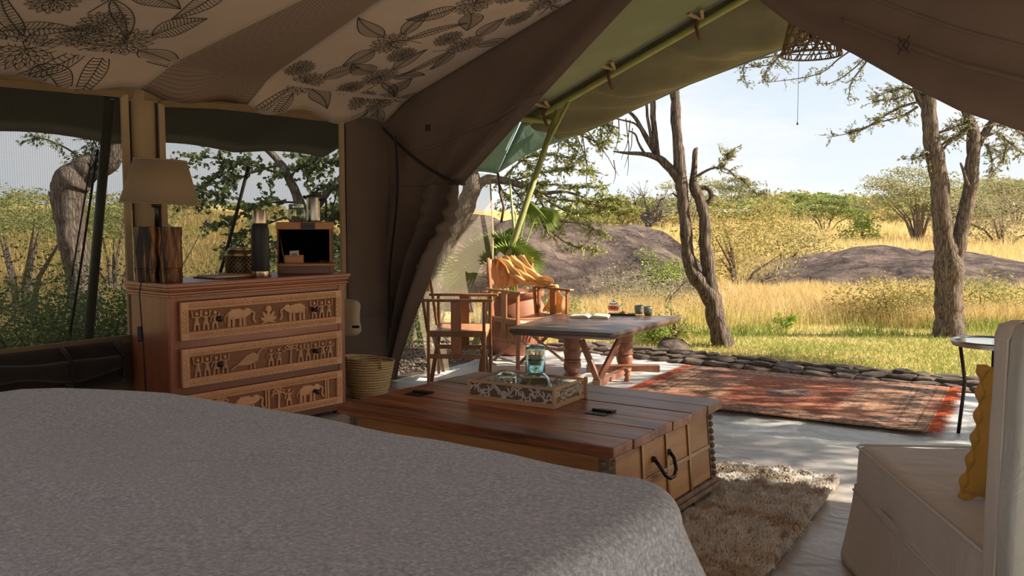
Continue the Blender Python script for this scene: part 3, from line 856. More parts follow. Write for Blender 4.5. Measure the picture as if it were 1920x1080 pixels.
def drawer(zb, motif):
    d = MB(); d.box(.085, .085 + DW, .012, .05, zb, zb + DH)
    o = d.build('drawer', M['carve_shaded'], chest, bevel=.002)
    X0 = .085; bw = .044
    f = MB()      # raised frame of the drawer front
    f.box(X0, X0 + DW, -.002, .02, zb + DH - bw, zb + DH); f.box(X0, X0 + DW, -.002, .02, zb, zb + bw)
    f.box(X0, X0 + bw, -.002, .02, zb + bw, zb + DH - bw); f.box(X0 + DW - bw, X0 + DW, -.002, .02, zb + bw, zb + DH - bw)
    f.build('drawer_frame', M['carved'], o, bevel=.0015)
    s = MB()
    n = 27; w = (DW - 2 * bw) / n
    def line(pts, r=.0042, y=-.0035):
        s.tube([(X0 + x, y, zb + z) for x, z in pts], r, 5)
    for i in range(n):
        cx = bw + w * (i + .5)
        for base, sg in ((DH - bw * .72, 1), (bw * .72, -1)):
            line([(cx - w * .36, base - sg * .006)] + [(p[0], p[1]) for p in arc(cx, base + sg * .010, w * .36, pi if sg > 0 else pi, 0 if sg > 0 else 2 * pi, 5, .014)] + [(cx + w * .36, base - sg * .006)], .0038)
            line([(cx, base - sg * .004), (cx, base + sg * .012)], .0045)
    for i in range(5):
        cz2 = bw + (DH - 2 * bw) * (i + .5) / 5
        for cx in (bw * .5, DW - bw * .5):
            line(arc(cx, cz2, .012, -pi / 2, pi / 2, 5), .0035); line([(cx - .012, cz2 - .008), (cx - .012, cz2 + .008)], .004)
    line([(bw + .002, bw + .002), (DW - bw - .002, bw + .002), (DW - bw - .002, DH - bw - .002), (bw + .002, DH - bw - .002), (bw + .002, bw + .002)], .003, .006)
    s.build('carved_border', M['carved'], o, smooth=True)
    g = MB(); FH = DH - 2 * bw
    y = .005
    def t(pts, r=.006):
        g.tube([(X0 + x, y, zb + bw + z * FH) for x, z in pts], r, 5)
    def slab(poly, dy=.012):
        g.prism([(X0 + x, zb + bw + z * FH) for x, z in poly], (0, .014, 0), (1, 0, 0), (0, 0, 1), (0, -dy, 0))
    def person(x, s_=1, up=True):
        t([(x, .30), (x, .66)], .010); t([(x - .016, .06), (x - .012, .30), (x, .34), (x + .012, .30), (x + .016, .06)], .006)
        slab([(x - .018, .30), (x + .018, .30), (x + .008, .48), (x - .008, .48)], .014)
        if up: t([(x - .030, .92), (x - .026, .66), (x, .60), (x + .026, .66), (x + .030, .92)], .005)
        else: t([(x - .03, .40), (x - .02, .62), (x, .64), (x + .02, .60), (x + .034, .75)], .005)
        slab([(x + .010 * math.cos(a), .78 + .075 * math.sin(a)) for a in np.linspace(0, 2 * pi, 9)[:-1]], .016)
    def elephant(x, d_=1):
        slab([(x + d_ * p, q) for p, q in ([(-.065, .45), (-.06, .72), (-.03, .84), (.02, .84), (.05, .74), (.07, .86), (.095, .80), (.10, .6), (.07, .48), (.04, .42), (-.04, .40)])][::d_], .014)
        for lx in (-.055, -.025, .025, .052): t([(x + d_ * lx, .50), (x + d_ * lx, .06)], .011)
        t([(x + d_ * .095, .72), (x + d_ * .125, .60), (x + d_ * .118, .30), (x + d_ * .135, .16)], .008)
        t([(x - d_ * .065, .66), (x - d_ * .085, .5), (x - d_ * .08, .3)], .004)
        t([(x + d_ * .05, .80), (x + d_ * .035, .62), (x + d_ * .06, .52)], .004)
        t([(x - .04, .86), (x - .03, .60), (x + .015, .60), (x + .02, .86)], .004)
    def plant(x):
        for a, l in ((.5, .07), (1.0, .085), (1.57, .09), (2.1, .085), (2.65, .07)):
            ex, ez_ = math.cos(a), math.sin(a)
            slab([(x + ex * l * k - ez_ * w_ , .12 + (ez_ * l * k + ex * w_) / FH * .95) for k, w_ in ((.1, -.002), (.45, -.013), (.8, -.009), (1, 0), (.8, .009), (.45, .013), (.1, .002))], .012)
        t([(x - .05, .08), (x, .14), (x + .05, .08)], .005)
        slab([(x + .020 * math.cos(a), .72 + .15 * math.sin(a)) for a in np.linspace(0, 2 * pi, 11)[:-1]], .017)
    def bird(x):
        slab([(x - .10, .30), (x - .03, .70), (x + .02, .82), (x + .06, .66), (x + .05, .42), (x - .01, .28)][::-1], .014)
        t([(x + .05, .66), (x + .07, .85), (x + .095, .94)], .007); t([(x + .095, .94), (x + .12, .84)], .004)
        t([(x, .32), (x + .005, .06)], .005); t([(x + .025, .32), (x + .03, .06)], .005); t([(x - .10, .30), (x - .14, .14)], .006)
    def tree(x):
        t([(x, .04), (x + .004, .70)], .007)
        for a in (-.1, .5, 1.1, 2.0, 2.6, 3.2):
            t([(x + .004, .70), (x + .03 * math.cos(a), .70 + .28 * math.sin(a) + .08), (x + .055 * math.cos(a), .64 + .3 * math.sin(a))], .006)
    x = .035 + bw
    for k in motif:
        if k == 'p': person(x + .02); x += .061
        elif k == 'q': person(x + .02, up=False); x += .061
        elif k == 'e': elephant(x + .11); x += .26
        elif k == 'f': elephant(x + .13, -1); x += .25
        elif k == 'l': plant(x + .08); x += .17
        elif k == 'b': bird(x + .14); x += .27
        elif k == 't': tree(x + .05); x += .11
        elif k == '|': t([(x, .03), (x, .97)], .006); t([(x + .02, .03), (x + .02, .97)], .006); x += .045
    g.build('carved_figures', M['carved'], o, smooth=False, bevel=0)
    for kx in (.235, DW - .235):
        kb = MB(); kb.lathe([(.016, 0), (.018, .004), (.008, .008), (.007, .018), (.016, .026), (.018, .034), (.010, .042), (.001, .043)], 14)
        ko = kb.build('knob', M['bronze'], o, smooth=True, auto=40)
        ko.location = (X0 + kx, .004, zb + DH / 2); ko.rotation_euler = (pi / 2, 0, 0)
drawer(.632, 'ppqelfpqp')
drawer(.356, 'ppqpbqqtppqpq'[:13])
drawer(.082, 'ppte|tqe|')

# ------------------------------------------------------------------ things on the chest
def place(px, py, z): 
    p = atz(px, py, z); return (p.x, p.y, z)
lp = atz(290, 529, .97)
lamp = thing('table_lamp', 'table lamp with a polished split log base and brown cone shade', 'lamp', (lp.x, lp.y + .06, .97), 0)
b = MB()
def logf(i, j):
    a = 2 * pi * i; z = .325 * j
    x, y = math.cos(a), math.sin(a)
    r = .128 + .006 * math.sin(a * 5 + 1) + .004 * math.sin(a * 13) + .0025 * math.sin(a * 31 + z * 30)
    d = (a - (1.5 * pi + .30) + .03 * math.sin(z * 40)) 
    r -= .045 * math.exp(-(d / .10) ** 2)
    d2 = (a - (1.5 * pi + 2.8)); r -= .02 * math.exp(-(d2 / .2) ** 2)
    for gz in (.058, .075): r -= .004 * math.exp(-((z - gz) / .004) ** 2)
    return (r * 1.02 * x, r * .85 * y, z)
b.grid(logf, 150, 60)
ring = [logf(i / 150, 1) for i in range(150)]; b.add([(0, 0, .327)] + ring, [(0, i + 1, (i + 1) % 150 + 1) for i in range(150)])
b.build('log_base', M['polished_log'], lamp, smooth=True, auto=50)
b = MB(); b.tube([(0, 0, .32), (0, 0, .52)], .012, 10); b.build('stem', M['bronze'], lamp, smooth=True)
b = MB(); b.lathe([(.028, .44), (.030, .46), (.012, .50)], 12); b.build('socket', M['black'], lamp, smooth=True)
b = MB(); b.lathe([(.222, .462), (.148, .72)], 48, cap=False)
sh = b.build('lamp_shade', M['shade_cloth'], lamp, smooth=True, solid=.003); sh.rotation_euler = (0, R(2.5), 0)
for r_2, zz in ((.224, .464), (.149, .719)):
    b = MB(); b.tube([(r_2 * math.cos(a), r_2 * math.sin(a), zz) for a in np.linspace(0, 2 * pi, 41)[:-1]], .004, 5, closed=True); b.build('shade_trim', M['canvas_tan_light'], sh, smooth=True)
b = MB()
lb = Matrix.Rotation(0, 4, 'Z')
ci = chest_pt(-.035, .22, 0) - Vector((lp.x, lp.y + .06, 0))
b.tube([(-.10, -.06, .005), (ci.x * .75, ci.y * .75, .008), (ci.x, ci.y, .004), (ci.x - .01, ci.y - .01, -.06), (ci.x, ci.y, -.35), (ci.x + .01, ci.y, -.90)], .004, 6)
cb = b.build('cable', M['black'], lamp, smooth=True)
b = MB(); b.box(-.014, .014, -.010, .010, -.045, .045); b.build('switch', M['black'], cb, bevel=.006, loc=(ci.x - .012, ci.y - .012, -.30))

jp = place(451, 517, .97)
jar = thing('woven_jar', 'small bronze jar of open woven metal with a rounded lid', 'jar', jp)
b = MB(); b.lathe([(.080, 0), (.090, .01), (.092, .13), (.080, .135), (.0, .136)], 32); b.build('body', M['bronze'], jar, smooth=True)
b = MB()
for s_ in (1, -1):
    for k in range(22):
        b.tube([(.0945 * math.cos(a_), .0945 * math.sin(a_), .008 + .125 * t / 8) for t in range(9) for a_ in [2 * pi * k / 22 + s_ * t * .16]], .0032, 4, cap=False)
b.build('weave', M['brass'], jar, smooth=True)
b = MB(); b.lathe([(.098, .132), (.100, .140), (.092, .158), (.078, .170), (.078, .178), (.070, .181), (.0, .180)], 32); b.build('lid', M['brass'], jar, smooth=True, auto=40)

tp = place(489, 520, .97)
th = thing('vacuum_flask', 'tall black vacuum flask with a brushed metal cup lid', 'flask', tp)
b = MB(); b.lathe([(.054, 0), (.056, .004), (.056, .04)], 32); b.build('base_ring', M['copper'], th, smooth=True, auto=40)
b = MB(); b.lathe([(.056, .04), (.057, .042), (.057, .30), (.052, .325), (.044, .338), (.044, .345)], 32); b.build('body', M['black'], th, smooth=True, auto=50)
b = MB(); b.lathe([(.044, .345), (.044, .352), (.043, .42), (.040, .428), (0, .429)], 32); b.build('cup_lid', M['copper'], th, smooth=True, auto=40)

fp = place(408, 524, .97)
fo = thing('leather_folder', 'flat dark leather folder lying on the chest in front of the woven jar', 'folder', (fp[0] - .02, fp[1] + .02, .97), CH_A)
b = MB(); b.box(-.02, .40, -.02, .22, 0, .008); b.build('back_cover', M['strap_leather'], fo, bevel=.002)
b = MB(); b.box(.0, .39, -.01, .21, .008, .016); b.build('pages', M['paper'], fo)
b = MB(); b.box(.16, .40, -.022, .22, .016, .023); b.build('front_cover', M['leather'], fo, bevel=.002)

bp = atz(566, 513, .97)
BX = thing('drop_front_box', 'reddish wooden drop-front box standing on the right of the chest', 'box', (bp.x, bp.y + .13, .97), R(8))
W_, D_, H_ = .36, .26, .35
b = MB(); b.box(-W_ / 2, W_ / 2, D_ / 2 - .012, D_ / 2, 0, H_ - .05); b.build('back', M['red_wood'], BX)
for s_ in (-1, 1):
    b = MB(); b.box(s_ * W_ / 2 - (.012 if s_ > 0 else 0), s_ * W_ / 2 + (.012 if s_ < 0 else 0), -D_ / 2, D_ / 2 - .012, 0, H_ - .05); b.build('side', M['red_wood_z'], BX, bevel=.002)
b = MB(); b.box(-W_ / 2 + .012, W_ / 2 - .012, -D_ / 2, D_ / 2 - .012, 0, .07); b.build('base', M['red_wood'], BX, bevel=.002)
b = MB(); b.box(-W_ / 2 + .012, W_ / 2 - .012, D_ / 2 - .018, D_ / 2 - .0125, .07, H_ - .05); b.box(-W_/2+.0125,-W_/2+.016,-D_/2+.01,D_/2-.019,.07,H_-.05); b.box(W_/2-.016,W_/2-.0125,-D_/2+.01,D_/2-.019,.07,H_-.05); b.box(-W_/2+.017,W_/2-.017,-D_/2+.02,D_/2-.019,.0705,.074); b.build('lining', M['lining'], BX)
b = MB(); b.box(-W_ / 2 - .006, W_ / 2 + .006, -D_ / 2 - .006, D_ / 2 + .006, H_ - .05, H_); b.build('lid', M['honey_x'], BX, bevel=.004)
b = MB(); b.box(-.02, .075, -D_ / 2 - .010, -D_ / 2 - .006, H_ - .052, H_ - .004)
for k in range(5): b.lathe([(.006, 0), (.006, .004), (0, .005)], 8, (-.012 + .02 * k, -D_ / 2 - .012, H_ - .03))
b.build('clasp', M['bronze'], BX)
b = MB(); b.box(-W_ / 2 + .02, W_ / 2 + .04, -D_ / 2 - .20, -D_ / 2 + .002, .062, .076); b.build('drop_front', M['honey_x'], BX, bevel=.003)
b = MB(); b.tube([(-W_ / 2 + .02, -D_ / 2 + .004, .27), (-W_ / 2 + .06, -D_ / 2 - .10, .078)], .003, 6); b.build('stay', M['brass'], BX, smooth=True)
def on_box(x, y, z): 
    return tuple(Matrix.Rotation(R(8), 4, 'Z') @ Vector((x, y, 0)) + Vector((bp.x, bp.y + .13, .97 + z)))
tb = thing('tea_box', 'small open orange wooden box on the drop front of the larger box', 'box', on_box(-.06, -.19, .077), R(8))
b = MB(); b.box(-.06, .06, -.035, .035, 0, .006); b.box(-.06, .06, -.035, -.029, .006, .052); b.box(-.06, .06, .029, .035, .006, .052); b.box(-.06, -.054, -.029, .029, .006, .052); b.box(.054, .06, -.029, .029, .006, .052)
b.build('tray', M['honey_x'], tb)
sa = thing('tea_sachet', 'pale printed tea sachet standing up in the small orange box', 'sachet', on_box(-.055, -.19, .084), R(8))
b = MB(); b.box(-.03, .03, -.003, .003, 0, .075); so_ = b.build('packet', M['paper'], sa); so_.rotation_euler = (R(8), R(-4), 0)
b = MB(); b.box(-.018, .018, -.0045, -.003, .03, .058); o = b.build('print', M['ceramic_teal'], so_)
for i in range(2):
    sp_ = thing('teaspoon', ('steel teaspoon lying at the right inside the drop-front box', 'second steel teaspoon beside the first in the drop-front box')[i], 'spoon', on_box(.11 + .03 * i, -.12 + .03 * i, .078), R(20 + 15 * i), group='teaspoons in the box')
    b = MB(); b.tube([(0, -.05, .003), (0, .02, .004)], .0025, 6); b.build('handle', M['steel'], sp_, smooth=True)
    b = MB(); b.lathe([(.001, 0), (.010, .002), (.013, .006)], 12, (0, .03, .001)); b.build('bowl', M['steel'], sp_, smooth=True)
fr = thing('french_press', 'brushed steel coffee press with a black handle on top of the wooden box', 'coffee press', on_box(.055, .03, H_))
b = MB(); b.lathe([(.048, 0), (.050, .004), (.049, .02), (.048, .165), (.050, .170)], 28); b.build('body', M['steel'], fr, smooth=True, auto=40)
b = MB(); b.lathe([(.052, .168), (.052, .178), (.045, .186), (.0, .190)], 28); b.tube([(-.045, -.01, .165), (-.068, -.016, .178)], [.014, .008], 8); b.build('lid', M['bronze'], fr, smooth=True, auto=40)
b = MB(); b.lathe([(.003, .188), (.003, .205), (.010, .208), (.011, .218), (.004, .224), (0, .224)], 14); b.build('plunger_knob', M['steel'], fr, smooth=True)
b = MB(); b.tube([(.048, -.01, .15), (.070, -.012, .158), (.090, -.014, .15), (.092, -.014, .10), (.088, -.014, .03)], .008, 8); b.build('handle', M['black'], fr, smooth=True)
gj = thing('glass_jar', 'round glass jar of cookies in front of the coffee press', 'jar', on_box(-.055, -.05, H_))
b = MB(); b.lathe([(0, 0), (.045, 0), (.062, .02), (.066, .05), (.056, .085), (.046, .098), (.043, .098), (.053, .084), (.062, .05), (.058, .022), (.043, .004), (0, .004)], 28, cap=False); b.build('body', M['glass'], gj, smooth=True)
b = MB(); b.lathe([(.050, .098), (.052, .102), (.052, .112), (.045, .122), (.0, .124)], 28); b.build('lid', M['glass_aqua'], gj, smooth=True, auto=40)
for k in range(7):
    a = k * 2.1; q = thing('cookie', ('lowest', 'lower right', 'middle left', 'middle right', 'upper left', 'upper right', 'topmost')[k] + ' dark round cookie inside the glass jar on the box', 'cookie', on_box(-.055 + .028 * math.cos(a), -.05 + .028 * math.sin(a), H_ + .010 + .009 * (k // 2)), k, group='cookies in the glass jar')
    b = MB(); b.lathe([(.0, 0), (.018, 0), (.021, .004), (.018, .009), (0, .011)], 12, cap=False); o = b.build('cookie_body', M['cookie'], q, smooth=True); o.rotation_euler = (R(18 * math.sin(k)), R(20 * math.cos(k)), 0)

# ================================================================== WOODEN TRUNK
q0 = atz(631, 758, .48); q1 = atz(1151, 841, .48); TRA = math.atan2(q1.y - q0.y, q1.x - q0.x); TL = (q1 - q0).length; TW = 1.12
trunk = thing('wooden_trunk', 'large low wooden trunk with plank lid and metal-strapped end, at the foot of the bed', 'trunk', (q0.x, q0.y, 0), TRA)
def trunk_pt(x, y, z=.48): return tuple(Matrix.Rotation(TRA, 4, 'Z') @ Vector((x, y, 0)) + Vector((q0.x, q0.y, z)))
pw = [.17, .20, .175, .205, .185, .185]; y = 0
for i, w in enumerate(pw):
    b = MB(); b.box(0 + .003 * (i % 2), TL - .004 * ((i + 1) % 2), y + .0015, y + w - .0015, .438, .48 - .0012 * (i % 2)); y += w
    b.build('plank', M['top_wood'], trunk, bevel=.005)
def slant(mb):
    cx, cy = TL / 2, TW / 2
    mb.v = [((p[0] - cx) * (1 + .045 * (1 - p[2] / .44)) + cx, (p[1] - cy) * (1 + .05 * (1 - p[2] / .44)) + cy, p[2]) for p in mb.v]; return mb
I = .05
b = MB(); b.box(I + .01, TL - I - .01, I + .01, TW - I - .01, .10, .438); slant(b).build('carcass', M['old_wood'], trunk)
def face_panels(n, horizontal, end):
    """boards of one side, between the metal straps"""
    L = (TW if end else TL) - 2 * I - .09
    for k in range(n):
        for (z0, z1) in ((.115, .262), (.272, .432)):
            a0 = I + .045 + L * k / n + .003; a1 = I + .045 + L * (k + 1) / n - .003
            b = MB()
            if end: b.box(TL - I - .012, TL - I + .004, a0, a1, z0, z1)
            else: b.box(a0, a1, I - .004, I + .012, z0, z1)
            slant(b).build('panel', M['honey'] if end else M['honey_x'], trunk, bevel=.002)
    for k in range(1, n):
        a = I + .045 + L * k / n
        b = MB()
        if end: b.box(TL - I, TL - I + .012, a - .011, a + .011, .11, .436)
        else: b.box(a - .011, a + .011, I - .012, I, .11, .436)
        slant(b).build('strap', M['brass'], trunk, bevel=.002)
    b = MB()
    if end: b.box(TL - I, TL - I + .010, I + .045, TW - I - .045, .256, .276)
    else: b.box(I + .045, TL - I - .045, I - .010, I, .256, .276)
    slant(b).build('strap', M['brass'], trunk, bevel=.002)
face_panels(4, True, True)
b = MB(); b.box(I + .042, TL - I - .042, I - .004, I + .012, .11, .436); slant(b).build('side_board', M['honey_x'], trunk, bevel=.002)
for x in (I - .006, TL - I - .042):
    for y in (I - .006, TW - I - .042):
        b = MB(); b.box(x, x + .048, y, y + .048, .10, .437)
        for k in range(9):
            zz = .13 + .034 * k
            for dx, dy in ((.024, -.002), (.05, .024)):
                b.lathe([(.012, -.010), (.016, 0), (.012, .010)], 8, (x + dx, y + dy, zz))
        slant(b).build('corner_post', M['old_wood'], trunk, bevel=.002)
        b = MB(); b.lathe([(.030, 0), (.045, .018), (.048, .035), (.038, .055), (.030, .062)], 20, (x + .024 + (-.02 if x < .5 else .02), y + .024 + (-.02 if y < .5 else .02), 0)); b.build('bun_foot', M['leg_wood'], trunk, smooth=True)
b = MB(); b.box(.0, TL, .0, TW, .060, .084); b.box(.012, TL - .012, .012, TW - .012, .084, .108); b.build('plinth', M['old_wood'], trunk, bevel=.006)
b = MB(); b.box(.03, TL - .03, .03, TW - .03, .425, .4375); b.build('lid_moulding', M['honey_x'], trunk, bevel=.003)
hx = TL - I + .012
b = MB()
yc = .50
b.tube([(hx + .012, yc - .075, .335), (hx + .030, yc - .075, .315), (hx + .050, yc - .055, .272), (hx + .056, yc - .02, .252), (hx + .056, yc + .02, .252), (hx + .050, yc + .055, .272), (hx + .030, yc + .075, .315), (hx + .012, yc + .075, .335)], .0085, 8)
hd = b.build('handle', M['iron'], trunk, smooth=True)
for s_ in (-1, 1):
    b = MB(); b.tube([(hx - .012, yc + s_ * .075, .338), (hx + .014, yc + s_ * .075, .338)], .013, 8); b.build('handle_mount', M['iron'], hd, smooth=True)
for px, py in ((790, 737), (1130, 772)):
    p = atz(px, py, .48); l = Matrix.Rotation(-TRA, 4, 'Z') @ (p - Vector((q0.x, q0.y, .48)))
    b = MB(); b.box(l.x - .05, l.x + .05, l.y - .075, l.y - .01, .4805, .483); b.box(l.x - .03, l.x + .05, l.y + .0, l.y + .035, .4805, .488)
    b.tube([(l.x - .05, l.y - .004, .486), (l.x + .05, l.y - .004, .486)], .006, 6)
    b.build('hinge_plate', M['iron'], trunk)

# ------------------------------------------------------------------ carved tray, decanter, tumbler
p = atz(877, 747, .48); p2 = atz(1039, 767, .48); p3_ = atz(1102, 745, .48)
TY = math.atan2(p2.y - p.y, p2.x - p.x); tw = (p2 - p).length; td = (p3_ - p2).length; thh = .094
tray = thing('carved_tray', 'carved whitewashed wooden tray with openwork sides on the trunk', 'tray', (p.x, p.y, .48), TY)
b = MB(); b.box(.0, tw, .0, td, 0, .010); b.build('bottom', M['tray_wood'], tray)
def side(name, L, back, flip, slot):
    """panel along local x, made upright, then placed"""
    f = MB(); t_ = .012
    f.box(0, L, 0, t_, .010, .020); f.box(0, L, 0, t_, thh - .012, thh); f.box(0, .012, 0, t_, .02, thh - .012); f.box(L - .012, L, 0, t_, .02, thh - .012)
    o = f.build(name, M['tray_wood'], tray, bevel=.0015)
    g = MB(); x0 = .012; x1 = L - .012; zc_ = .051; A = .018
    rr = random.Random(int(L * 1000) + flip)
    if slot:
        c = (x0 + x1) / 2
        g.tube([(c + .038 * math.cos(a), .006, zc_ + .014 * math.sin(a)) for a in np.linspace(0, 2 * pi, 17)[:-1]], .006, 6, closed=True)
        spans = [(x0, c - .045), (c + .045, x1)]
    else: spans = [(x0, x1)]
    for a0, a1 in spans:
        n = max(2, int((a1 - a0) / .05)); pts = []
        for i in range(n * 6 + 1):
            s_ = i / (n * 6); pts.append((a0 + (a1 - a0) * s_, .006, zc_ + A * math.sin(s_ * n * pi)))
        g.tube(pts, .004, 6)
        for i in range(n * 3):
            s_ = (i + .5) / (n * 3); x = a0 + (a1 - a0) * s_; z = zc_ + A * math.sin(s_ * n * pi)
            for sg in (-1, 1):
                a = (1.0 + .4 * rr.random()) * sg + (0 if i % 2 else pi)
                l = .030 + .010 * rr.random(); cpts = []; q = [x, z]; aa = a; bend = rr.choice((-1, 1)) * rr.uniform(.25, .5)
                for t in range(7):
                    cpts.append((min(x1 - .002, max(x0 + .002, q[0])), .006, min(thh - .013, max(.021, q[1]))))
                    q = [q[0] + math.cos(aa) * l / 6, q[1] + math.sin(aa) * l / 6]; aa += bend
                g.tube(cpts, [.0022, .0040, .0052, .0056, .0048, .0034, .0014], 6)
    fo_ = g.build('openwork', M['tray_white'], o)
    if back:
        h = MB(); h.box(x0, x1, .0095, .0115, .02, thh - .012); h.build('backing', M['tray_brown'], o)
    return o
s1 = side('side_panel', tw, True, 0, False)
s2 = side('side_panel', tw, False, 1, False); s2.location = (tw, td, 0); s2.rotation_euler = (0, 0, pi)
s3 = side('end_panel', td - .024, False, 2, True); s3.location = (tw, .012, 0); s3.rotation_euler = (0, 0, pi / 2)
s4 = side('end_panel', td - .024, False, 3, True); s4.location = (0, td - .012, 0); s4.rotation_euler = (0, 0, -pi / 2)
for x in (tw - .004,):
    b = MB(); b.box(x, x + .014, td - .012, td, 0, thh + .006); b.build('corner_strip', M['tray_wood'], tray)
dp = atz(1004, 742, .49)
dec = thing('glass_decanter', 'round glass water decanter with a tumbler turned over its neck, standing in the tray', 'decanter', (dp.x, dp.y + .03, .4902))
outer = [(0, 0), (.078, 0), (.086, .008), (.088, .022), (.082, .055), (.062, .090), (.040, .108), (.037, .115), (.036, .17), (.039, .178)]
inner = [(.035, .177), (.032, .17), (.033, .115), (.037, .106), (.059, .087), (.079, .054), (.084, .022), (.080, .010), (.072, .006), (0, .006)]
b = MB(); b.lathe(outer + inner, 40, cap=False); b.build('bottle', M['glass_aqua'], dec, smooth=True)
b = MB(); b.lathe([(0, .0065), (.0715, .0065), (.0795, .0105), (.0835, .022), (.0785, .054), (.060, .084), (0, .084)], 40, cap=False); b.build('water', M['water'], dec, smooth=True)
b = MB(); b.lathe([(.046, .112), (.048, .116), (.048, .225), (.044, .240), (.030, .246), (0, .246), (0, .236), (.028, .236), (.041, .230), (.0445, .220), (.0445, .116), (.046, .112)], 32, cap=False); b.build('tumbler_lid', M['glass_aqua'], dec, smooth=True)
b = MB(); b.lathe([(.0, .150), (.029, .150), (.031, .195), (.0, .196)], 20, cap=False); b.build('stopper', M['cork'], dec, smooth=True)
gp_ = atz(950, 737, .49)
gl = thing('glass_tumbler', 'short aqua glass tumbler turned upside down in the tray, left of the decanter', 'tumbler', (gp_.x, gp_.y + .02, .4902))
b = MB(); b.lathe([(.046, 0), (.0485, .004), (.049, .075), (.044, .092), (.030, .099), (0, .099), (0, .088), (.028, .088), (.041, .082), (.0445, .072), (.0445, .004), (.046, 0)], 32, cap=False); b.build('glass', M['glass_aqua'], gl, smooth=True)

# ================================================================== BED AND BLANKET
BT = .72
ba = atz(300, 722, BT); bb = atz(1200, 890, BT); BA = math.atan2(bb.y - ba.y, bb.x - ba.x)
bed = thing('bed', 'bed hidden under the grey wool blanket, mattress on a low base', 'bed', (ba.x, ba.y, 0), BA)
b = MB(); b.box(-.35, 2.0, -2.3, -.14, .0, .30); b.build('base', M['old_wood'], bed)
b = MB(); b.box(-.38, 2.02, -2.3, -.12, .30, BT - .06); b.build('mattress', M['pillow_beige'], bed, bevel=.10, seg=4)
def contour(d, nseg=14):
    """rounded outline of the bed inset by d (local), counter-clockwise"""
    x0, x1, y0, y1 = -.62 + d, 2.21 - d, -2.45 + d, .0 - d
    pts = []
    cs = [((x1, y0), .25, -pi / 2), ((x1, y1), .17, 0), ((x0, y1), 1.25, pi / 2), ((x0, y0), .25, pi)]
    for ci_, ((cx, cy), rc, a0) in enumerate(cs):
        r = max(.02, rc - d); ox = cx - r if ci_ < 2 else cx + r; oy = cy - r if ci_ in (1, 2) else cy + r
        for i in range(nseg + 1):
            a = a0 + pi / 2 * i / nseg; pts.append((ox + r * math.cos(a), oy + r * math.sin(a)))
    # resample straight runs
    out = []
    for i, p_ in enumerate(pts):
        q = pts[(i + 1) % len(pts)]; l = math.hypot(q[0] - p_[0], q[1] - p_[1]); n = 24 if i % (nseg + 1) == nseg else 1
        for k in range(n): out.append((p_[0] + (q[0] - p_[0]) * k / n, p_[1] + (q[1] - p_[1]) * k / n))
    return out
def und(x, y):
    p_ = Vector((x * 1.1, y * 1.6, 2.2))
    e_ = min(1, max(0, -y / .5)); return (.006 + .022 * e_) * mnoise.noise(p_) + (.006 + .008 * e_) * mnoise.noise(p_ * 2.7) + .004 * mnoise.noise(p_ * 6) + .012 * (1 - e_) + .018 * math.exp(-((x + .12) / .35) ** 2) * (1 - e_)
RD = .075; rings = []
c1_5 = contour(1.05); gx = sum(p[0] for p in c1_5) / len(c1_5); gy = sum(p[1] for p in c1_5) / len(c1_5)
for s_ in np.linspace(.02, .97, 26): rings.append([(gx + (x - gx) * s_, gy + (y - gy) * s_, BT + und(gx + (x - gx) * s_, gy + (y - gy) * s_)) for x, y in c1_5])
for d in np.linspace(1.04, .10, 34):
    rings.append([(x, y, BT + und(x, y)) for x, y in contour(d)])
for k in range(1, 9):
    a = k / 8 * pi / 2; d = RD * (1 - math.sin(a)); z = BT - RD + RD * math.cos(a)
    rings.append([(x, y, z + und(x, y)) for x, y in contour(d)])
NB = len(rings[0])
for k in range(1, 14):
    h = k / 13; z = BT - RD - (BT - RD - .06) * h; c = contour(0); row = []
    for i, (x, y) in enumerate(c):
        nx, ny = c[(i + 1) % NB][1] - c[i - 1][1], -(c[(i + 1) % NB][0] - c[i - 1][0]); l = math.hypot(nx, ny) or 1
        f = ((.05 + .25 * math.exp(-((x - 2.2) / .3) ** 2 - (y / .5) ** 2)) * h + .022 * h * math.sin(i * .55) + .012 * h * math.sin(i * 1.3 + 2))
        row.append((x + nx / l * f, y + ny / l * f, z))
    rings.append(row)
b = MB()
for r_3 in rings: b.v += r_3
for j in range(len(rings) - 1):
    for i in range(NB):
        i2 = (i + 1) % NB; b.f.append((j * NB + i, (j + 1) * NB + i, (j + 1) * NB + i2, j * NB + i2))
b.f.append(tuple(range(NB)))
bl = b.build('wool_blanket', M['blanket_wool'], None, smooth=True)
bl.location = (ba.x, ba.y, 0); bl.rotation_euler = (0, 0, BA)
tag(bl, 'thick grey wool blanket spread over the bed in the foreground', 'blanket')

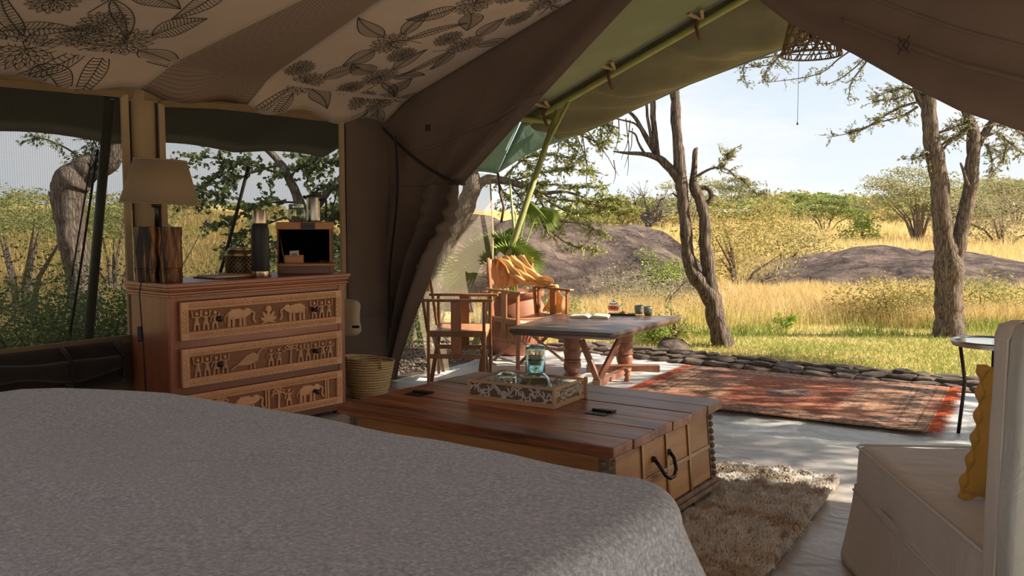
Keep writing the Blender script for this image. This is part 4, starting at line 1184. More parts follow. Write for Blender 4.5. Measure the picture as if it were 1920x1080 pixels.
# ================================================================== WHITE ARMCHAIR, CUSHION, SIDE TABLE
a1 = atz(1605, 835, .45); a2 = atz(1850, 1040, .45)
AR = math.atan2(a1.y - a2.y, a1.x - a2.x) - pi / 2; SD = (a1 - a2).length
arm = thing('slipper_chair', 'armless chair in a loose off-white slipcover at the right, facing the view', 'chair', (a2.x, a2.y, 0), AR)
SW = .78
def rbox(name, x0, x1, y0, y1, z0, z1, m, parent, bv=.03, taper=0, n=10, wr_=.004, **k):
    """cloth-covered block: subdivided box with small unevenness"""
    b = MB()
    def side_(o, ex, ey):
        o, ex, ey = Vector(o), Vector(ex), Vector(ey)
        b.grid(lambda i, j: o + ex * i + ey * j, n, n)
    dx, dy, dz = x1 - x0, y1 - y0, z1 - z0
    side_((x0, y0, z1), (dx, 0, 0), (0, dy, 0)); side_((x0, y1, z0), (dx, 0, 0), (0, -dy, 0))
    side_((x0, y0, z0), (dx, 0, 0), (0, 0, dz)); side_((x1, y1, z0), (-dx, 0, 0), (0, 0, dz))
    side_((x0, y1, z0), (0, -dy, 0), (0, 0, dz)); side_((x1, y0, z0), (0, dy, 0), (0, 0, dz))
    cx, cy, cz_ = (x0 + x1) / 2, (y0 + y1) / 2, (z0 + z1) / 2; V = []
    for p_ in b.v:
        v = Vector(p_)
        q = Vector((min(max(v.x, x0 + bv), x1 - bv), min(max(v.y, y0 + bv), y1 - bv), min(max(v.z, z0 + bv), z1 - bv))); d = v - q
        if d.length > 1e-6: v = q + d.normalized() * bv
        h = (v.z - z0) / dz
        v.x = cx + (v.x - cx) * (1 + taper * (1 - h)); v.y = cy + (v.y - cy) * (1 + taper * (1 - h))
        w = mnoise.noise(v * 5) * wr_ * 2; v += Vector((w, w * .7, w * .6)); V.append(tuple(v))
    b.v = V
    o = b.build(name, m, parent, smooth=True, **k)
    w = o.modifiers.new('weld', 'WELD'); w.merge_threshold = .0008
    return o
rbox('seat', 0, SW, -.02, SD + .01, .26, .455, M['slip'], arm, .035, n=24, wr_=.006)
b = MB()
def skirt(i, j):
    per = [(0, -.02), (0, SD), (SW, SD), (SW, -.02)]; t = i * 4; k = int(t) % 4; f = t - int(t) if i < 1 else 1
    if i >= 1: k = 3
    a, c = per[k], per[(k + 1) % 4]; x = a[0] + (c[0] - a[0]) * f; y = a[1] + (c[1] - a[1]) * f
    cx, cy = SW / 2, SD / 2; nx, ny = (x - cx), (y - cy)
    fl = .10 * j ** 1.3 * (1 + .35 * math.sin(i * 40)) + .015 * j * math.sin(i * 90)
    return (x + nx * fl * 1.2, y + ny * fl * .75, .295 - .285 * j)
b.grid(skirt, 120, 14); b.build('skirt', M['slip'], arm, smooth=True, solid=.004)
def piping(pts, parent, m='slip', r=.0045):
    b = MB(); b.tube(pts, r, 6); return b.build('piping', M[m], parent, smooth=True)
piping([(-.001, 0, .449), (-.001, SD - .02, .449), (.02, SD + .01, .449), (SW - .02, SD + .01, .449)], arm)
piping([(-.006, 0, .272), (-.006, SD * .5, .268), (-.006, SD, .272), (SW * .5, SD + .014, .27), (SW, SD + .012, .272)], arm)
bkf = rbox('backrest', -.005, SW + .005, -.095, .02, .30, 1.085, M['slip'], arm, .035, n=20, wr_=.005, taper=.03)
bkr = rbox('back_cover', -.010, SW + .010, -.19, -.085, .05, 1.088, M['slip_back'], arm, .03, n=20, wr_=.005, taper=.06)
piping([(-.020, -.088, .25), (-.014, -.088, .6), (-.008, -.088, 1.04), (.02, -.088, 1.088), (SW - .02, -.088, 1.088)], arm, 'slip')
cp = atz(1800, 945, .46)
cu_ = thing('mustard_cushion', 'mustard yellow cushion with a scalloped edge leaning on the white chair back', 'cushion', (cp.x + .235, cp.y - .02, .458), AR + R(4))
b = MB()
def cush(i, j, sgn):
    x = (i - .5) * .44; z = j * .42; e_ = (1 - (2 * i - 1) ** 4) * (1 - (2 * j - 1) ** 4)
    pinch = 1 - .10 * (1 - abs(2 * j - 1)) * 0
    return (x * (1 - .08 * math.sin(pi * j)), -.10 * (j - .5) + sgn * .085 * max(0, e_) ** .55 + .003 * math.sin(x * 40 + z * 25), z * 1.0 + .0 + .02)
b.grid(lambda i, j: cush(i, j, 1), 24, 24); b.grid(lambda i, j: cush(1 - i, j, -1), 24, 24); b.build('cover', M['mustard'], cu_, smooth=True)
b = MB(); TR = []
for k in range(160):
    t0 = k / 160 * 4; s_ = int(t0); f = t0 - s_
    c4 = [(-.22, 0), (.22, 0), (.22, .42), (-.22, .42)]; a, c = c4[s_], c4[(s_ + 1) % 4]; x = a[0] + (c[0] - a[0]) * f; z = a[1] + (c[1] - a[1]) * f + .02
    x *= (1 - .08 * math.sin(pi * (z - .02) / .42)); yy = -.10 * ((z - .02) / .42 - .5)
    TR.append((x, yy, z))
b.tube(TR, [.011 + .007 * math.sin(k * .9) for k in range(160)], 8, closed=True)
b.build('scalloped_trim', M['mustard'], cu_, smooth=True)
sp = atz(1862, 640, .56)
st = thing('round_side_table', 'small round metal side table with a glass top behind the white chair', 'side table', (sp.x, sp.y, 0))
b = MB(); b.lathe([(.225, .553), (.225, .560)], 40); b.build('glass_top', M['glass'], st)
b = MB(); b.tube([(.235 * math.cos(a), .235 * math.sin(a), .555) for a in np.linspace(0, 2 * pi, 49)[:-1]], .013, 8, closed=True); b.lathe([(.236, .53), (.240, .54), (.240, .565), (.236, .567)], 48, cap=False); b.build('rim', M['steel'], st, smooth=True)
for k in range(3):
    a = pi + 2 * pi * k / 3; b = MB(); b.tube([(.21 * math.cos(a), .21 * math.sin(a), .545), (.17 * math.cos(a), .17 * math.sin(a), .3), (.20 * math.cos(a), .20 * math.sin(a), -.038)], .012, 8); b.build('leg', M['bronze'], st, smooth=True)

# ================================================================== RUGS
def tint_mesh_grid(name, o, ex, ey, nx, ny, colf, zf, m, parent):
    xs = np.linspace(0, 1, nx); ys = np.linspace(0, 1, ny); Xg, Yg = np.meshgrid(xs, ys)
    P = np.array(o)[None, :] + Xg.ravel()[:, None] * np.array(ex)[None, :] + Yg.ravel()[:, None] * np.array(ey)[None, :]
    P[:, 2] += zf(Xg.ravel(), Yg.ravel())
    a = np.arange(nx * ny).reshape(ny, nx); F = np.stack([a[:-1, :-1].ravel(), a[:-1, 1:].ravel(), a[1:, 1:].ravel(), a[1:, :-1].ravel()], 1)
    return np_mesh(name, P, F, m, parent, colf(Xg.ravel(), Yg.ravel()), smooth=True)
ra, rb, rc_ = atz(1298, 688, -.02), atz(1780, 729, -.02), atz(1732, 814, -.02)
RU = math.atan2(rb.y - ra.y, rb.x - ra.x); RL = (rb - ra).length; RWd = (rc_ - rb).length * .98
rug = thing('patterned_rug', 'faded red patterned wool rug with blue medallion on the porch floor', 'rug', (ra.x, ra.y, -.02), RU)
def vn(x, y, s, seed=0):
    """cheap value noise"""
    g = np.random.default_rng(seed).random((64, 64)); xi = (x * s) % 63; yi = (y * s) % 63
    x0 = xi.astype(int); y0 = yi.astype(int); fx = xi - x0; fy = yi - y0; fx = fx * fx * (3 - 2 * fx); fy = fy * fy * (3 - 2 * fy)
    return (g[y0, x0] * (1 - fx) + g[y0, x0 + 1] * fx) * (1 - fy) + (g[y0 + 1, x0] * (1 - fx) + g[y0 + 1, x0 + 1] * fx) * fy
def rugcol(x, y):
    X = x * RL; Y = y * RWd
    red = np.array([.42, .11, .065]); sal = np.array([.52, .24, .155]); tan_ = np.array([.55, .36, .24]); blue = np.array([.07, .105, .13]); dark = np.array([.15, .085, .07])
    c = np.tile(sal, (len(x), 1)); e_ = np.minimum(np.minimum(X, RL - X), np.minimum(Y, RWd - Y))
    def setm(m_, col, a=1.0): c[m_] = c[m_] * (1 - a) + col * a
    n1 = vn(x, y, 9, 1); n2 = vn(x, y, 30, 2); n3 = vn(x, y, 60, 3)
    setm(n1 > .55, tan_, .6); setm(n1 < .3, red, .5)
    # field panels
    cx = X - RL / 2; cy = Y - RWd / 2
    md = np.abs(cx) / .36 + np.abs(cy) / .50
    setm((np.abs(cx) < .42) & (e_ > .22), red, .85)
    star = np.abs(cx) / .20 + np.abs(cy) / .26 + .25 * np.sin(cx * 60) * np.sin(cy * 60)
    setm(star < 1, blue, .8); setm((star < .45), sal, .7); setm(star < .2, blue, .8)
    for ox in (-.72, .72):
        q = np.abs(cx - ox); setm((q < .26) & (np.abs(cy) < .38), tan_, .6)
        mot = np.sin((cx - ox) * 55) * np.sin(cy * 48 + 3 * n1); setm((q < .25) & (np.abs(cy) < .36) & (mot > .35), dark, .55); setm((q < .25) & (np.abs(cy) < .36) & (mot < -.6), red, .6)
    # borders
    for d0, d1, col in ((.0, .012, dark), (.075, .088, dark), (.195, .21, dark), (.24, .247, blue)): setm((e_ > d0) & (e_ < d1), col, .8)
    bd = (e_ > .09) & (e_ < .195); s_ = np.where(np.minimum(Y, RWd - Y) < np.minimum(X, RL - X), X, Y)
    mot = np.sin(s_ * 40) * np.sin((e_ - .142) * 58 + pi / 2); setm(bd & (mot > .45), blue, .7); setm(bd & (mot < -.4), tan_, .7)
    bd = (e_ > .012) & (e_ < .075); setm(bd & (np.sin(s_ * 90) > .4), dark, .5)
    for ex_, ey_ in ((.30, .26), (.30, RWd - .26), (RL - .30, .26), (RL - .30, RWd - .26)):
        q = np.abs(X - ex_) / .12 + np.abs(Y - ey_) / .09 + .3 * np.sin(X * 70) * np.sin(Y * 70); setm(q < 1, blue, .75)
    setm(n3 > .72, tan_, .35); setm(n3 < .22, dark, .45)
    setm((n2 > .62) & (n3 > .5), dark, .35)
    fl = np.sin(X * 95 + 4 * n2) * np.sin(Y * 95 + 5 * n1); setm((fl > .35) & (n3 > .35), dark, .5); setm((fl < -.45) & (n2 > .4), tan_, .5)
    return c * (.85 + .3 * vn(x, y, 60, 9)[:, None])
def rugz(x, y): return .006 + .003 * np.sin(x * 9 + y * 4) + .0012 * vn(x, y, 60, 3)
body = tint_mesh_grid('woven_field', (0, 0, 0), (RL, 0, 0), (0, -RWd, 0), 420, 300, rugcol, rugz, M['tint_cloth'], rug)
body.modifiers.new('thick', 'SOLIDIFY').thickness = .008
def fringe(x, sg, name):
    n = 420; V = []; F = []; Cc = []
    for i in range(n):
        y = -RWd * nr.random(); l = .07 + .05 * nr.random(); dy = nr.normal(0, .02); w = .006
        b0 = len(V); V += [(x, y - w, .010), (x, y + w, .010), (x + sg * l * .5, y + w + dy * .5, .018), (x + sg * l * .5, y - w + dy * .5, .018), (x + sg * l, y + dy + .001, .008), (x + sg * l, y + dy - .001, .008)]
        F += [(b0, b0 + 1, b0 + 2, b0 + 3), (b0 + 3, b0 + 2, b0 + 4, b0 + 5)]; k = .7 + .5 * nr.random(); Cc += [(.62 * k, .13 * k, .05 * k)] * 6
    o = np_mesh(name, V, F, M['tint_cloth'], rug, np.array(Cc)); o['kind'] = 'stuff'; o['label'] = 'bright red fringe'
fringe(0, -1, 'fringe'); fringe(RL, 1, 'fringe')
# shag rug
sa1, sb1, sc1 = atz(1320, 872, 0), atz(1575, 908, 0), atz(1440, 1080, 0)
shag = thing('shag_rug', 'fluffy cream and beige striped wool shag rug between trunk and white chair', 'rug', (sb1.x, sb1.y, 0), math.atan2(sb1.y - sc1.y, sb1.x - sc1.x) - pi / 2)
SX, SY = 1.35, 2.0
b = MB(); b.grid(lambda i, j: (-SX * i, -SY * j, .012 + .004 * math.sin(i * 9 + j * 7)), 30, 40); b.build('backing', M['pillow_beige'], shag, smooth=True, solid=.01)
n = 70000
x = -SX * nr.random(n); y = -SY * nr.random(n)
x = np.clip(x, -SX, .0) ; lay = nr.random(n)
cl_ = (np.round(x / .03 + nr.normal(0, .3, n)) * .03); cl2 = np.round(y / .03 + nr.normal(0, .3, n)) * .03
ang = 2 * pi * vn(x / SX + 1, y / SY + 1, 34, 8) + nr.normal(0, .5, n)
hh = (.016 + .028 * vn(x / SX + 1, y / SY + 1, 26, 9)) * (.7 + .5 * nr.random(n)); le = .02 + .018 * nr.random(n)
dx = np.cos(ang) * le; dy = np.sin(ang) * le; px_ = -np.sin(ang) * .0042; py_ = np.cos(ang) * .0042
z0 = .014
V = np.stack([np.stack([x - px_, y - py_, np.full(n, z0)], 1), np.stack([x + px_, y + py_, np.full(n, z0)], 1),
              np.stack([x + dx * .6 + px_, y + dy * .6 + py_, z0 + hh], 1), np.stack([x + dx * .6 - px_, y + dy * .6 - py_, z0 + hh], 1),
              np.stack([x + dx + px_ * .3, y + dy + py_ * .3, z0 + hh * .6], 1), np.stack([x + dx - px_ * .3, y + dy - py_ * .3, z0 + hh * .6], 1)], 1).reshape(-1, 3)
k = np.arange(n) * 6; F = np.concatenate([np.stack([k, k + 1, k + 2, k + 3], 1), np.stack([k + 3, k + 2, k + 4, k + 5], 1)])
band = vn(np.zeros(n), y / SY + 1, 22, 5) * .6 + .4 * vn(x / SX + 1, y / SY + 1, 30, 6)
lt = np.array([.98, .96, .93]); dk = np.array([.74, .63, .51])
f = np.clip((band - .30) * 3.2, 0, 1)[:, None]; cc = dk * (1 - f) + lt * f; cc = cc * (.9 + .25 * nr.random((n, 1)))
o = np_mesh('pile', V, F, M['tint_wool'], shag, np.repeat(cc, 6, axis=0)); o['kind'] = 'stuff'

# ================================================================== BASKET, POUCH
kp = atz(692, 742, 0)
bk = thing('palm_basket', 'soft woven palm-leaf basket standing on the floor right of the chest', 'basket', (kp.x, kp.y, 0))
b = MB()
def bf(i, j):
    a = 2 * pi * i; z = .285 * j; r = .125 + .062 * j ** .8 + .003 * math.sin(z * 220)
    return (r * (1.02 + .03 * math.sin(2 * a)) * math.cos(a), r * math.sin(a), z + .022 * j * math.cos(a - .4) * -1)
b.grid(bf, 60, 40); b.build('body', M['palm_weave'], bk, smooth=True, solid=.006)
b = MB(); b.lathe([(0, .004), (.125, .004)], 30, cap=False); b.build('bottom', M['palm_weave'], bk)
b = MB(); b.tube([Vector(bf(t / 40, 1)) for t in range(40)], .007, 6, closed=True); b.build('rim', M['palm_weave'], bk, smooth=True)
for a0 in (3.9, 5.3):
    b = MB(); pts = [Vector(bf((a0 + d) / (2 * pi), 1)) * 1.01 for d in (0, .10)]
    b.tube([pts[0] + Vector((0, 0, -.05)), pts[0] + Vector((0, -.01, .012)), (pts[0] + pts[1]) / 2 + Vector((0, -.012, .022)), pts[1] + Vector((0, -.01, .0)), pts[1] + Vector((0, -.006, -.06))], .005, 6); b.build('handle', M['palm_weave'], bk, smooth=True)
pp = at(655, 600, 6.95)
po = thing('canvas_bundle', 'pale canvas bundle strapped to the tent wall just right of the carved chest', 'bundle', (pp.x, pp.y, .42))
rbox('roll', -.10, .085, -.08, .08, .02, .30, M['pillow_beige'], po, .055, n=14, wr_=.012)
b = MB(); b.bar((-.11, -.083, .10), (.09, -.083, .10), .004, .02); b.build('strap', M['webbing'], po)
# ================================================================== PORCH FURNITURE
tL, tN, tR, tF = atz(950, 615, .45), atz(1148, 625, .45), atz(1280, 592, .45), atz(1040, 588, .45)
tcn = (tL + tN + tR + tF) / 4
PZ = -.035
tab = thing('low_table', 'low dark wooden table with a thick slab top on turned legs, on the porch', 'table', (tcn.x, tcn.y, 0))
def rel(p): return Vector((p.x - tcn.x, p.y - tcn.y, p.z))
cor = [rel(tL), rel(tN), rel(tR), rel(tF)]
poly = []
for i in range(4):
    a, c_, d_ = cor[i - 1], cor[i], cor[(i + 1) % 4]
    e1 = (a - c_).normalized(); e2 = (d_ - c_).normalized()
    for f in (0, .25, .5, .75, 1): poly.append(c_ + e1 * .05 * (1 - f) ** 2 + e2 * .05 * f ** 2)
    for f in (.25, .5, .75): poly.append(c_ * (1 - f) + d_ * f + Vector((.006 * math.sin(f * 9 + i), .006 * math.cos(f * 7 + i), 0)))
b = MB(); n = len(poly)
for z, s_ in ((.448, .985), (.450, .975), (.425, 1.0), (.400, .985), (.385, .93)): 
    pass
lay = [(.385, .90), (.392, .965), (.412, .995), (.432, 1.0), (.446, .992), (.450, .975)]
for z, s_ in lay:
    b.v += [(q.x * s_, q.y * s_, z) for q in poly]
for k in range(len(lay) - 1):
    for i in range(n): b.f.append((k * n + i, k * n + (i + 1) % n, (k + 1) * n + (i + 1) % n, (k + 1) * n + i))
b.f.append(tuple(reversed(range(n)))); b.f.append(tuple((len(lay) - 1) * n + i for i in range(n)))
o = b.build('table_top', M['table_wood'], tab, smooth=True, auto=35)
turn = [(.075, 0), (.078, .02), (.060, .035), (.058, .045), (.072, .07), (.078, .11), (.070, .135), (.066, .140), (.078, .148), (.078, .156), (.066, .163), (.074, .20), (.078, .225), (.066, .25), (.064, .258), (.074, .265), (.076, .275), (.076, .37), (.076, .43)]
for px, py in ((1073, 706), (1171, 692)):
    p = rel(atz(px, py, PZ)); b = MB(); b.lathe([(r, z * .97) for r, z in turn], 24, (p.x, p.y, PZ)); b.build('pedestal', M['leg_wood'], tab, smooth=True, auto=40)
def beam_(name, a, c_, w, h, m='leg_wood', up=(0, 0, 1)):
    b = MB(); b.bar(rel(a), rel(c_), w, h, up); return b.build(name, M[m], tab, bevel=.006)
beam_('stretcher', at(1118, 718, 7.4), at(1182, 692, 8.15), .07, .055)
beam_('brace', at(1090, 637, 7.5), at(1122, 716, 7.42), .035, .05)
beam_('brace', at(1162, 635, 7.55), at(1120, 718, 7.42), .035, .05)
fbm = beam_('foot_beam', at(1100, 690, 8.12), at(1236, 690, 8.12), .10, .06)
beam_('foot_pad', at(1186, 702, 8.10), at(1241, 702, 8.10), .12, .035)
beam_('cross_bearer', rel(atz(1060, 632, .375)) + Vector((tcn.x, tcn.y, 0)), rel(atz(1215, 612, .375)) + Vector((tcn.x, tcn.y, 0)), .06, .03)
p = rel(atz(1176, 716, PZ)); b = MB(); b.lathe([(.020, 0), (.030, .02), (.018, .04), (.030, .06), (.016, .075), (.028, .095), (.028, .11)], 14, (p.x, p.y, PZ)); b.build('turned_foot', M['leg_wood'], tab, smooth=True)

def make_chair(label, cx, cy, rz):
    t = thing('folding_armchair', label, 'chair', (cx, cy, PZ), rz, 'folding leather armchairs on the porch')
    W, D = .56, .50; AH, SH = .715, .46
    wd = M['chair_wood']
    for sx in (-1, 1):
        x = sx * W / 2
        for yy in (-D / 2 + .02, D / 2 - .02):
            b = MB(); b.bar((x, yy, 0), (x, yy, AH - .02), .032, .024, up=(0, 1, 0)); b.build('leg', wd, t, bevel=.004)
        b = MB(); b.bar((x, -D / 2 - .05, AH - .008), (x, D / 2 + .06, AH - .008), .055, .022); b.build('armrest', wd, t, bevel=.006)
        b = MB(); b.bar((x, -D / 2 + .02, .245), (x, D / 2 - .02, .245), .022, .038); b.build('side_rail', wd, t, bevel=.003)
        b = MB(); b.bar((x, -D / 2 + .02, SH - .03), (x, D / 2 - .02, SH - .03), .024, .045); b.build('seat_rail', wd, t, bevel=.003)
        b = MB(); b.bar((x, 0, .262), (x, 0, AH - .02), .016, .085, up=(0, 1, 0)); b.build('side_slat', wd, t, bevel=.002)
        b = MB(); b.bar((x * .90, D / 2 - .01, .44), (x * .90, D / 2 + .07, 1.0), .030, .022, up=(0, 1, 0)); b.build('back_post', wd, t, bevel=.004)
    for yy in (-D / 2 + .05, D / 2 - .05):
        for s_ in (-1, 1):
            b = MB(); b.bar((-s_ * W * .46, yy + s_ * .012, .03), (s_ * W * .46, yy + s_ * .012, SH - .05), .020, .034, up=(0, 1, 0)); b.build('cross_brace', wd, t, bevel=.003)
    b = MB(); b.grid(lambda i, j: (-W / 2 + W * i, -D / 2 + .03 + (D - .06) * j, SH - .005 - .035 * math.sin(pi * i)), 14, 8); b.build('seat', M['leather'], t, smooth=True, solid=.005)
    b = MB(); b.grid(lambda i, j: (-W / 2 + W * i, -D / 2 + .028, SH - .005 - .035 * math.sin(pi * i) - .05 * j), 14, 1); b.build('seat_apron', M['leather'], t, smooth=True, solid=.005)
    b = MB(); b.grid(lambda i, j: ((-.5 + i) * W * .96, D / 2 + .028 + .075 * (j * .23 + .70) * .6 + .045 * math.sin(pi * i), .74 + .245 * j), 14, 6); b.build('backrest', M['leather'], t, smooth=True, solid=.005)
    b = MB()
    for i in (-.16, .0, .16): b.lathe([(.007, 0), (.006, .003), (0, .004)], 8, (i, 0, 0))
    o = b.build('stud', M['steel'], t); o.rotation_euler = (pi / 2, 0, 0); o.location = (0, -D / 2 + .020, SH - .05)
    b = MB(); b.tube([(-W * .45, D / 2 + .075, .97), (-W * .46, D / 2 + .085, .90), (-W * .455, D / 2 + .07, .80)], .004, 5); b.build('lace', M['strap_leather'], t, smooth=True)
    return t
ch1 = make_chair('folding wooden leather armchair left of the low table, seen from the side', -.44, 7.68, R(86))
ch2 = make_chair('folding wooden armchair with a yellow scarf over its leather back, behind the low table', .16, 8.53, R(33.5))
ch1_m = Matrix.Translation((.16, 8.53, PZ)) @ Matrix.Rotation(R(33.5), 4, 'Z')
path = [Vector(q) for q in ((-.02, .375, .70), (-.01, .365, .88), (.0, .335, 1.012), (.04, .27, .93), (.10, .23, .84), (.17, .19, .775), (.25, .12, .745), (.30, .07, .728), (.325, .05, .66), (.325, .03, .56), (.315, .02, .47))]
def scf(i, j):
    t_ = j * (len(path) - 1); k = min(int(t_), len(path) - 2); f = t_ - k
    p = path[k] * (1 - f) + path[k + 1] * f
    w = .30 - .20 * math.exp(-((j - .72) / .16) ** 2) + .05 * j
    if j < .5: side = Vector((1, 0, 0.05)); off = Vector((0, -1, .35))
    elif j < .68: side = Vector((.55, -.5, .25)); off = Vector((-.3, -.8, .6))
    else: side = Vector((0, 1, 0)); off = Vector((1, 0, .25))
    p = p + side * ((i - .5) * w) + off * (.018 * math.sin(i * 21 + j * 9) + .012 * math.sin(i * 37 - j * 19) + .008 * math.sin(j * 45 + i * 11) + .012)
    return ch1_m @ p
b = MB(); b.grid(scf, 60, 60); o = b.build('yellow_scarf', M['scarf'], None, smooth=True, solid=.002)
tag(o, 'crumpled yellow gauze scarf draped over the back and arm of the rear folding chair', 'scarf')

# ------------------------------------------------------------------ things on the low table
TZ = .4502
pb_ = atz(1107, 595, .45)
bk_ = thing('open_book', 'open book lying face up on the near edge of the low table', 'book', (pb_.x, pb_.y, TZ), R(-12))
b = MB(); b.box(-.175, .175, -.11, .11, 0, .003); b.build('cover', M['strap_leather'], bk_)
for s_ in (-1, 1):
    b = MB(); b.grid(lambda i, j: (s_ * .168 * i, -.104 + .208 * j, .004 + .028 * math.sin(min(1, i * 3.2) * pi / 2) * (1 - .45 * i)), 14, 2)
    b.grid(lambda i, j: (s_ * .168 * i, -.104, .003 + (.001 + .028 * math.sin(min(1, i * 3.2) * pi / 2) * (1 - .45 * i)) * j), 14, 1)
    b.grid(lambda i, j: (s_ * .168, -.104 + .208 * i, .003 + (.001 + .0154) * j), 2, 1)
    b.grid(lambda i, j: (s_ * .168 * i, .104, .003 + (.001 + .028 * math.sin(min(1, i * 3.2) * pi / 2) * (1 - .45 * i)) * j), 14, 1)
    b.build('page_block', M['paper'], bk_, smooth=False)
pt_ = atz(1166, 591, .45)
tr_ = thing('serving_board', 'small dark rectangular serving board on the low table', 'board', (pt_.x, pt_.y, TZ), R(-8))
b = MB(); b.box(-.125, .125, -.07, .07, 0, .014); b.box(-.125, .125, -.07, -.064, .014, .018); b.build('board_body', M['black'], tr_, bevel=.003)
pk = atz(1151, 583, .465)
tpot = thing('glass_teapot', 'small round glass teapot of red tea on the low table, beside the open book', 'teapot', (pk.x, pk.y + .03, TZ + .0145))
b = MB(); b.lathe([(0, 0), (.040, 0), (.052, .012), (.056, .035), (.046, .062), (.033, .072), (.031, .072), (.044, .060), (.0535, .035), (.050, .013), (.039, .003), (0, .003)], 28, cap=False); b.build('pot', M['glass'], tpot, smooth=True)
b = MB(); b.lathe([(0, .004), (.038, .004), (.049, .014), (.053, .034), (.050, .044), (0, .044)], 28, cap=False); b.build('tea', M['tea'], tpot, smooth=True)
b = MB(); b.lathe([(.036, .072), (.034, .080), (.018, .090), (.006, .094), (.010, .102), (.008, .108), (0, .109)], 20); b.build('lid', M['glass'], tpot, smooth=True)
b = MB(); b.tube([(.052, 0, .03), (.072, 0, .05), (.085, 0, .066)], [.010, .008, .006], 8); b.build('spout', M['glass'], tpot, smooth=True)
for k, (dx, dy, dz, lab) in enumerate(((0, 0, 0, 'left'), (.045, .01, 0, 'right'), (.02, .0, .013, 'topmost'), (.025, -.035, 0, 'front'))):
    q = thing('biscuit', '%s of the brown biscuits heaped on the serving board' % lab, 'biscuit', (pt_.x + .0 + dx, pt_.y + dy, TZ + .0145 + dz), k, 'biscuits on the serving board')
    b = MB(); b.lathe([(0, 0), (.022, 0), (.026, .006), (.021, .012), (0, .013)], 12, cap=False); b.build('biscuit_body', M['cookie'], q, smooth=True)
for (px, py, lab) in ((1198, 589, 'teal and brown stoneware cup, the one nearer the teapot, on the low table'), (1215, 591, 'teal and brown stoneware cup nearest the right end of the low table')):
    p = atz(px, py, .45); q = thing('stoneware_cup', lab, 'cup', (p.x, p.y, TZ), 0, 'stoneware cups on the low table')
    b = MB(); b.lathe([(0, 0), (.028, 0), (.036, .010), (.040, .028)], 24, cap=False); b.build('glazed_base', M['ceramic_brown'], q, smooth=True)
    b = MB(); b.lathe([(.040, .028), (.0415, .05), (.041, .082), (.0385, .083), (.0385, .05), (.034, .012), (0, .010)], 24, cap=False); b.build('cup_body', M['ceramic_teal'], q, smooth=True)

# ------------------------------------------------------------------ potted palm
PX, PY = .02, 9.25
pot = thing('potted_palm', 'green fan palm in a big carved terracotta pot behind the folding chairs', 'potted plant', (PX, PY, -.05))
prof = [(.20, 0), (.24, .03), (.31, .16), (.345, .32), (.33, .46), (.28, .56), (.27, .59), (.31, .615), (.315, .65), (.29, .655), (.26, .62), (.0, .60)]
b = MB(); b.lathe(prof, 40, cap=False); b.build('pot', M['terracotta'], pot, smooth=True, auto=50)
b = MB()
def pr(z):
    for (r0, z0), (r1, z1) in zip(prof[:-1], prof[1:]):
        if z0 <= z <= z1: return r0 + (r1 - r0) * (z - z0) / (z1 - z0)
    return .3
for k in range(7):
    a0 = 2 * pi * k / 7
    for rr in (.05, .085, .12, .155):
        pts = []
        for t in range(13):
            g = pi * t / 12; z = .16 + rr * 1.6 * math.sin(g); a = a0 + rr * math.cos(g) * 3.0
            r = pr(z) + .003; pts.append((r * math.cos(a), r * math.sin(a), z))
        b.tube(pts, .007, 5)
b.build('carved_arcs', M['terracotta'], pot, smooth=True)
b = MB(); b.lathe([(0, .595), (.262, .60)], 24, cap=False); b.build('soil', M['soil'], pot)
def frond(px, py, Y, stem0, L, n, spread, aim, parent, col=None):
    """fan leaf: petiole up to the hub, leaflets around it"""
    hub = at(px, py, Y) - Vector((PX, PY, -.05)); s0 = Vector(stem0)
    b = MB(); mid = (s0 + hub) / 2 + Vector((0, 0, .05)); b.tube([s0, mid, hub], [.010, .008, .005], 6)
    aim = Vector(aim).normalized(); side = aim.cross(Vector((0, 1, .3))).normalized()
    up = side.cross(aim).normalized()
    for i in range(n):
        a = (i / (n - 1) - .5) * spread; d = aim * math.cos(a) + side * math.sin(a)
        l = L * (.75 + .25 * math.cos(a * .8)) * rnd.uniform(.9, 1.05)
        dr = Vector((0, 0, -.22 * l)); w = up.cross(d).normalized() * (.0052 * L / .3)
        p0 = hub; p1 = hub + d * l * .45 + up * .01; p2 = hub + d * l + dr
        b.add([p0, p1 + w, p2, p1 - w], [(0, 1, 2), (0, 2, 3)])
    return b.build('frond', M['palm'], parent)
for (px, py, L, sp_, aim, Y) in ((905, 490, .38, 2.6, (-1, -.2, .15), 9.0), (932, 478, .34, 2.4, (-.6, -.2, .6), 9.1), (945, 470, .30, 2.2, (-.1, -.3, .9), 9.1), (955, 485, .30, 2.4, (.4, -.4, .6), 8.95),
                                 (975, 484, .26, 1.8, (.9, -.2, .2), 9.2), (958, 478, .26, 2.0, (.2, 0, 1), 9.2), (1010, 392, .24, 1.2, (.9, -.1, -.5), 9.5), (970, 425, .20, 1.2, (-.6, 0, -.7), 9.3), (880, 510, .34, 2.2, (-.8, -.1, -.2), 9.2),
                                 (990, 375, .24, 1.2, (.3, -.1, -.9), 9.4), (925, 482, .32, 1.8, (-.8, 0, .5), 9.3)):
    frond(px, py, Y, (rnd.uniform(-.06, .06), rnd.uniform(-.05, .05), .60), L * 1.1, 19, sp_, aim, pot)
for x0, (px, py) in ((-.03, (967, 400)), (.02, (955, 330))):
    b = MB(); q = at(px, py, 9.3) - Vector((PX, PY, -.05)); b.tube([(x0, 0, .6), ((x0 + q.x) / 2 + .02, 0, (q.z + .6) / 2), q], [.022, .018, .008], 8); b.build('stem', M['green_pole'], pot, smooth=True)

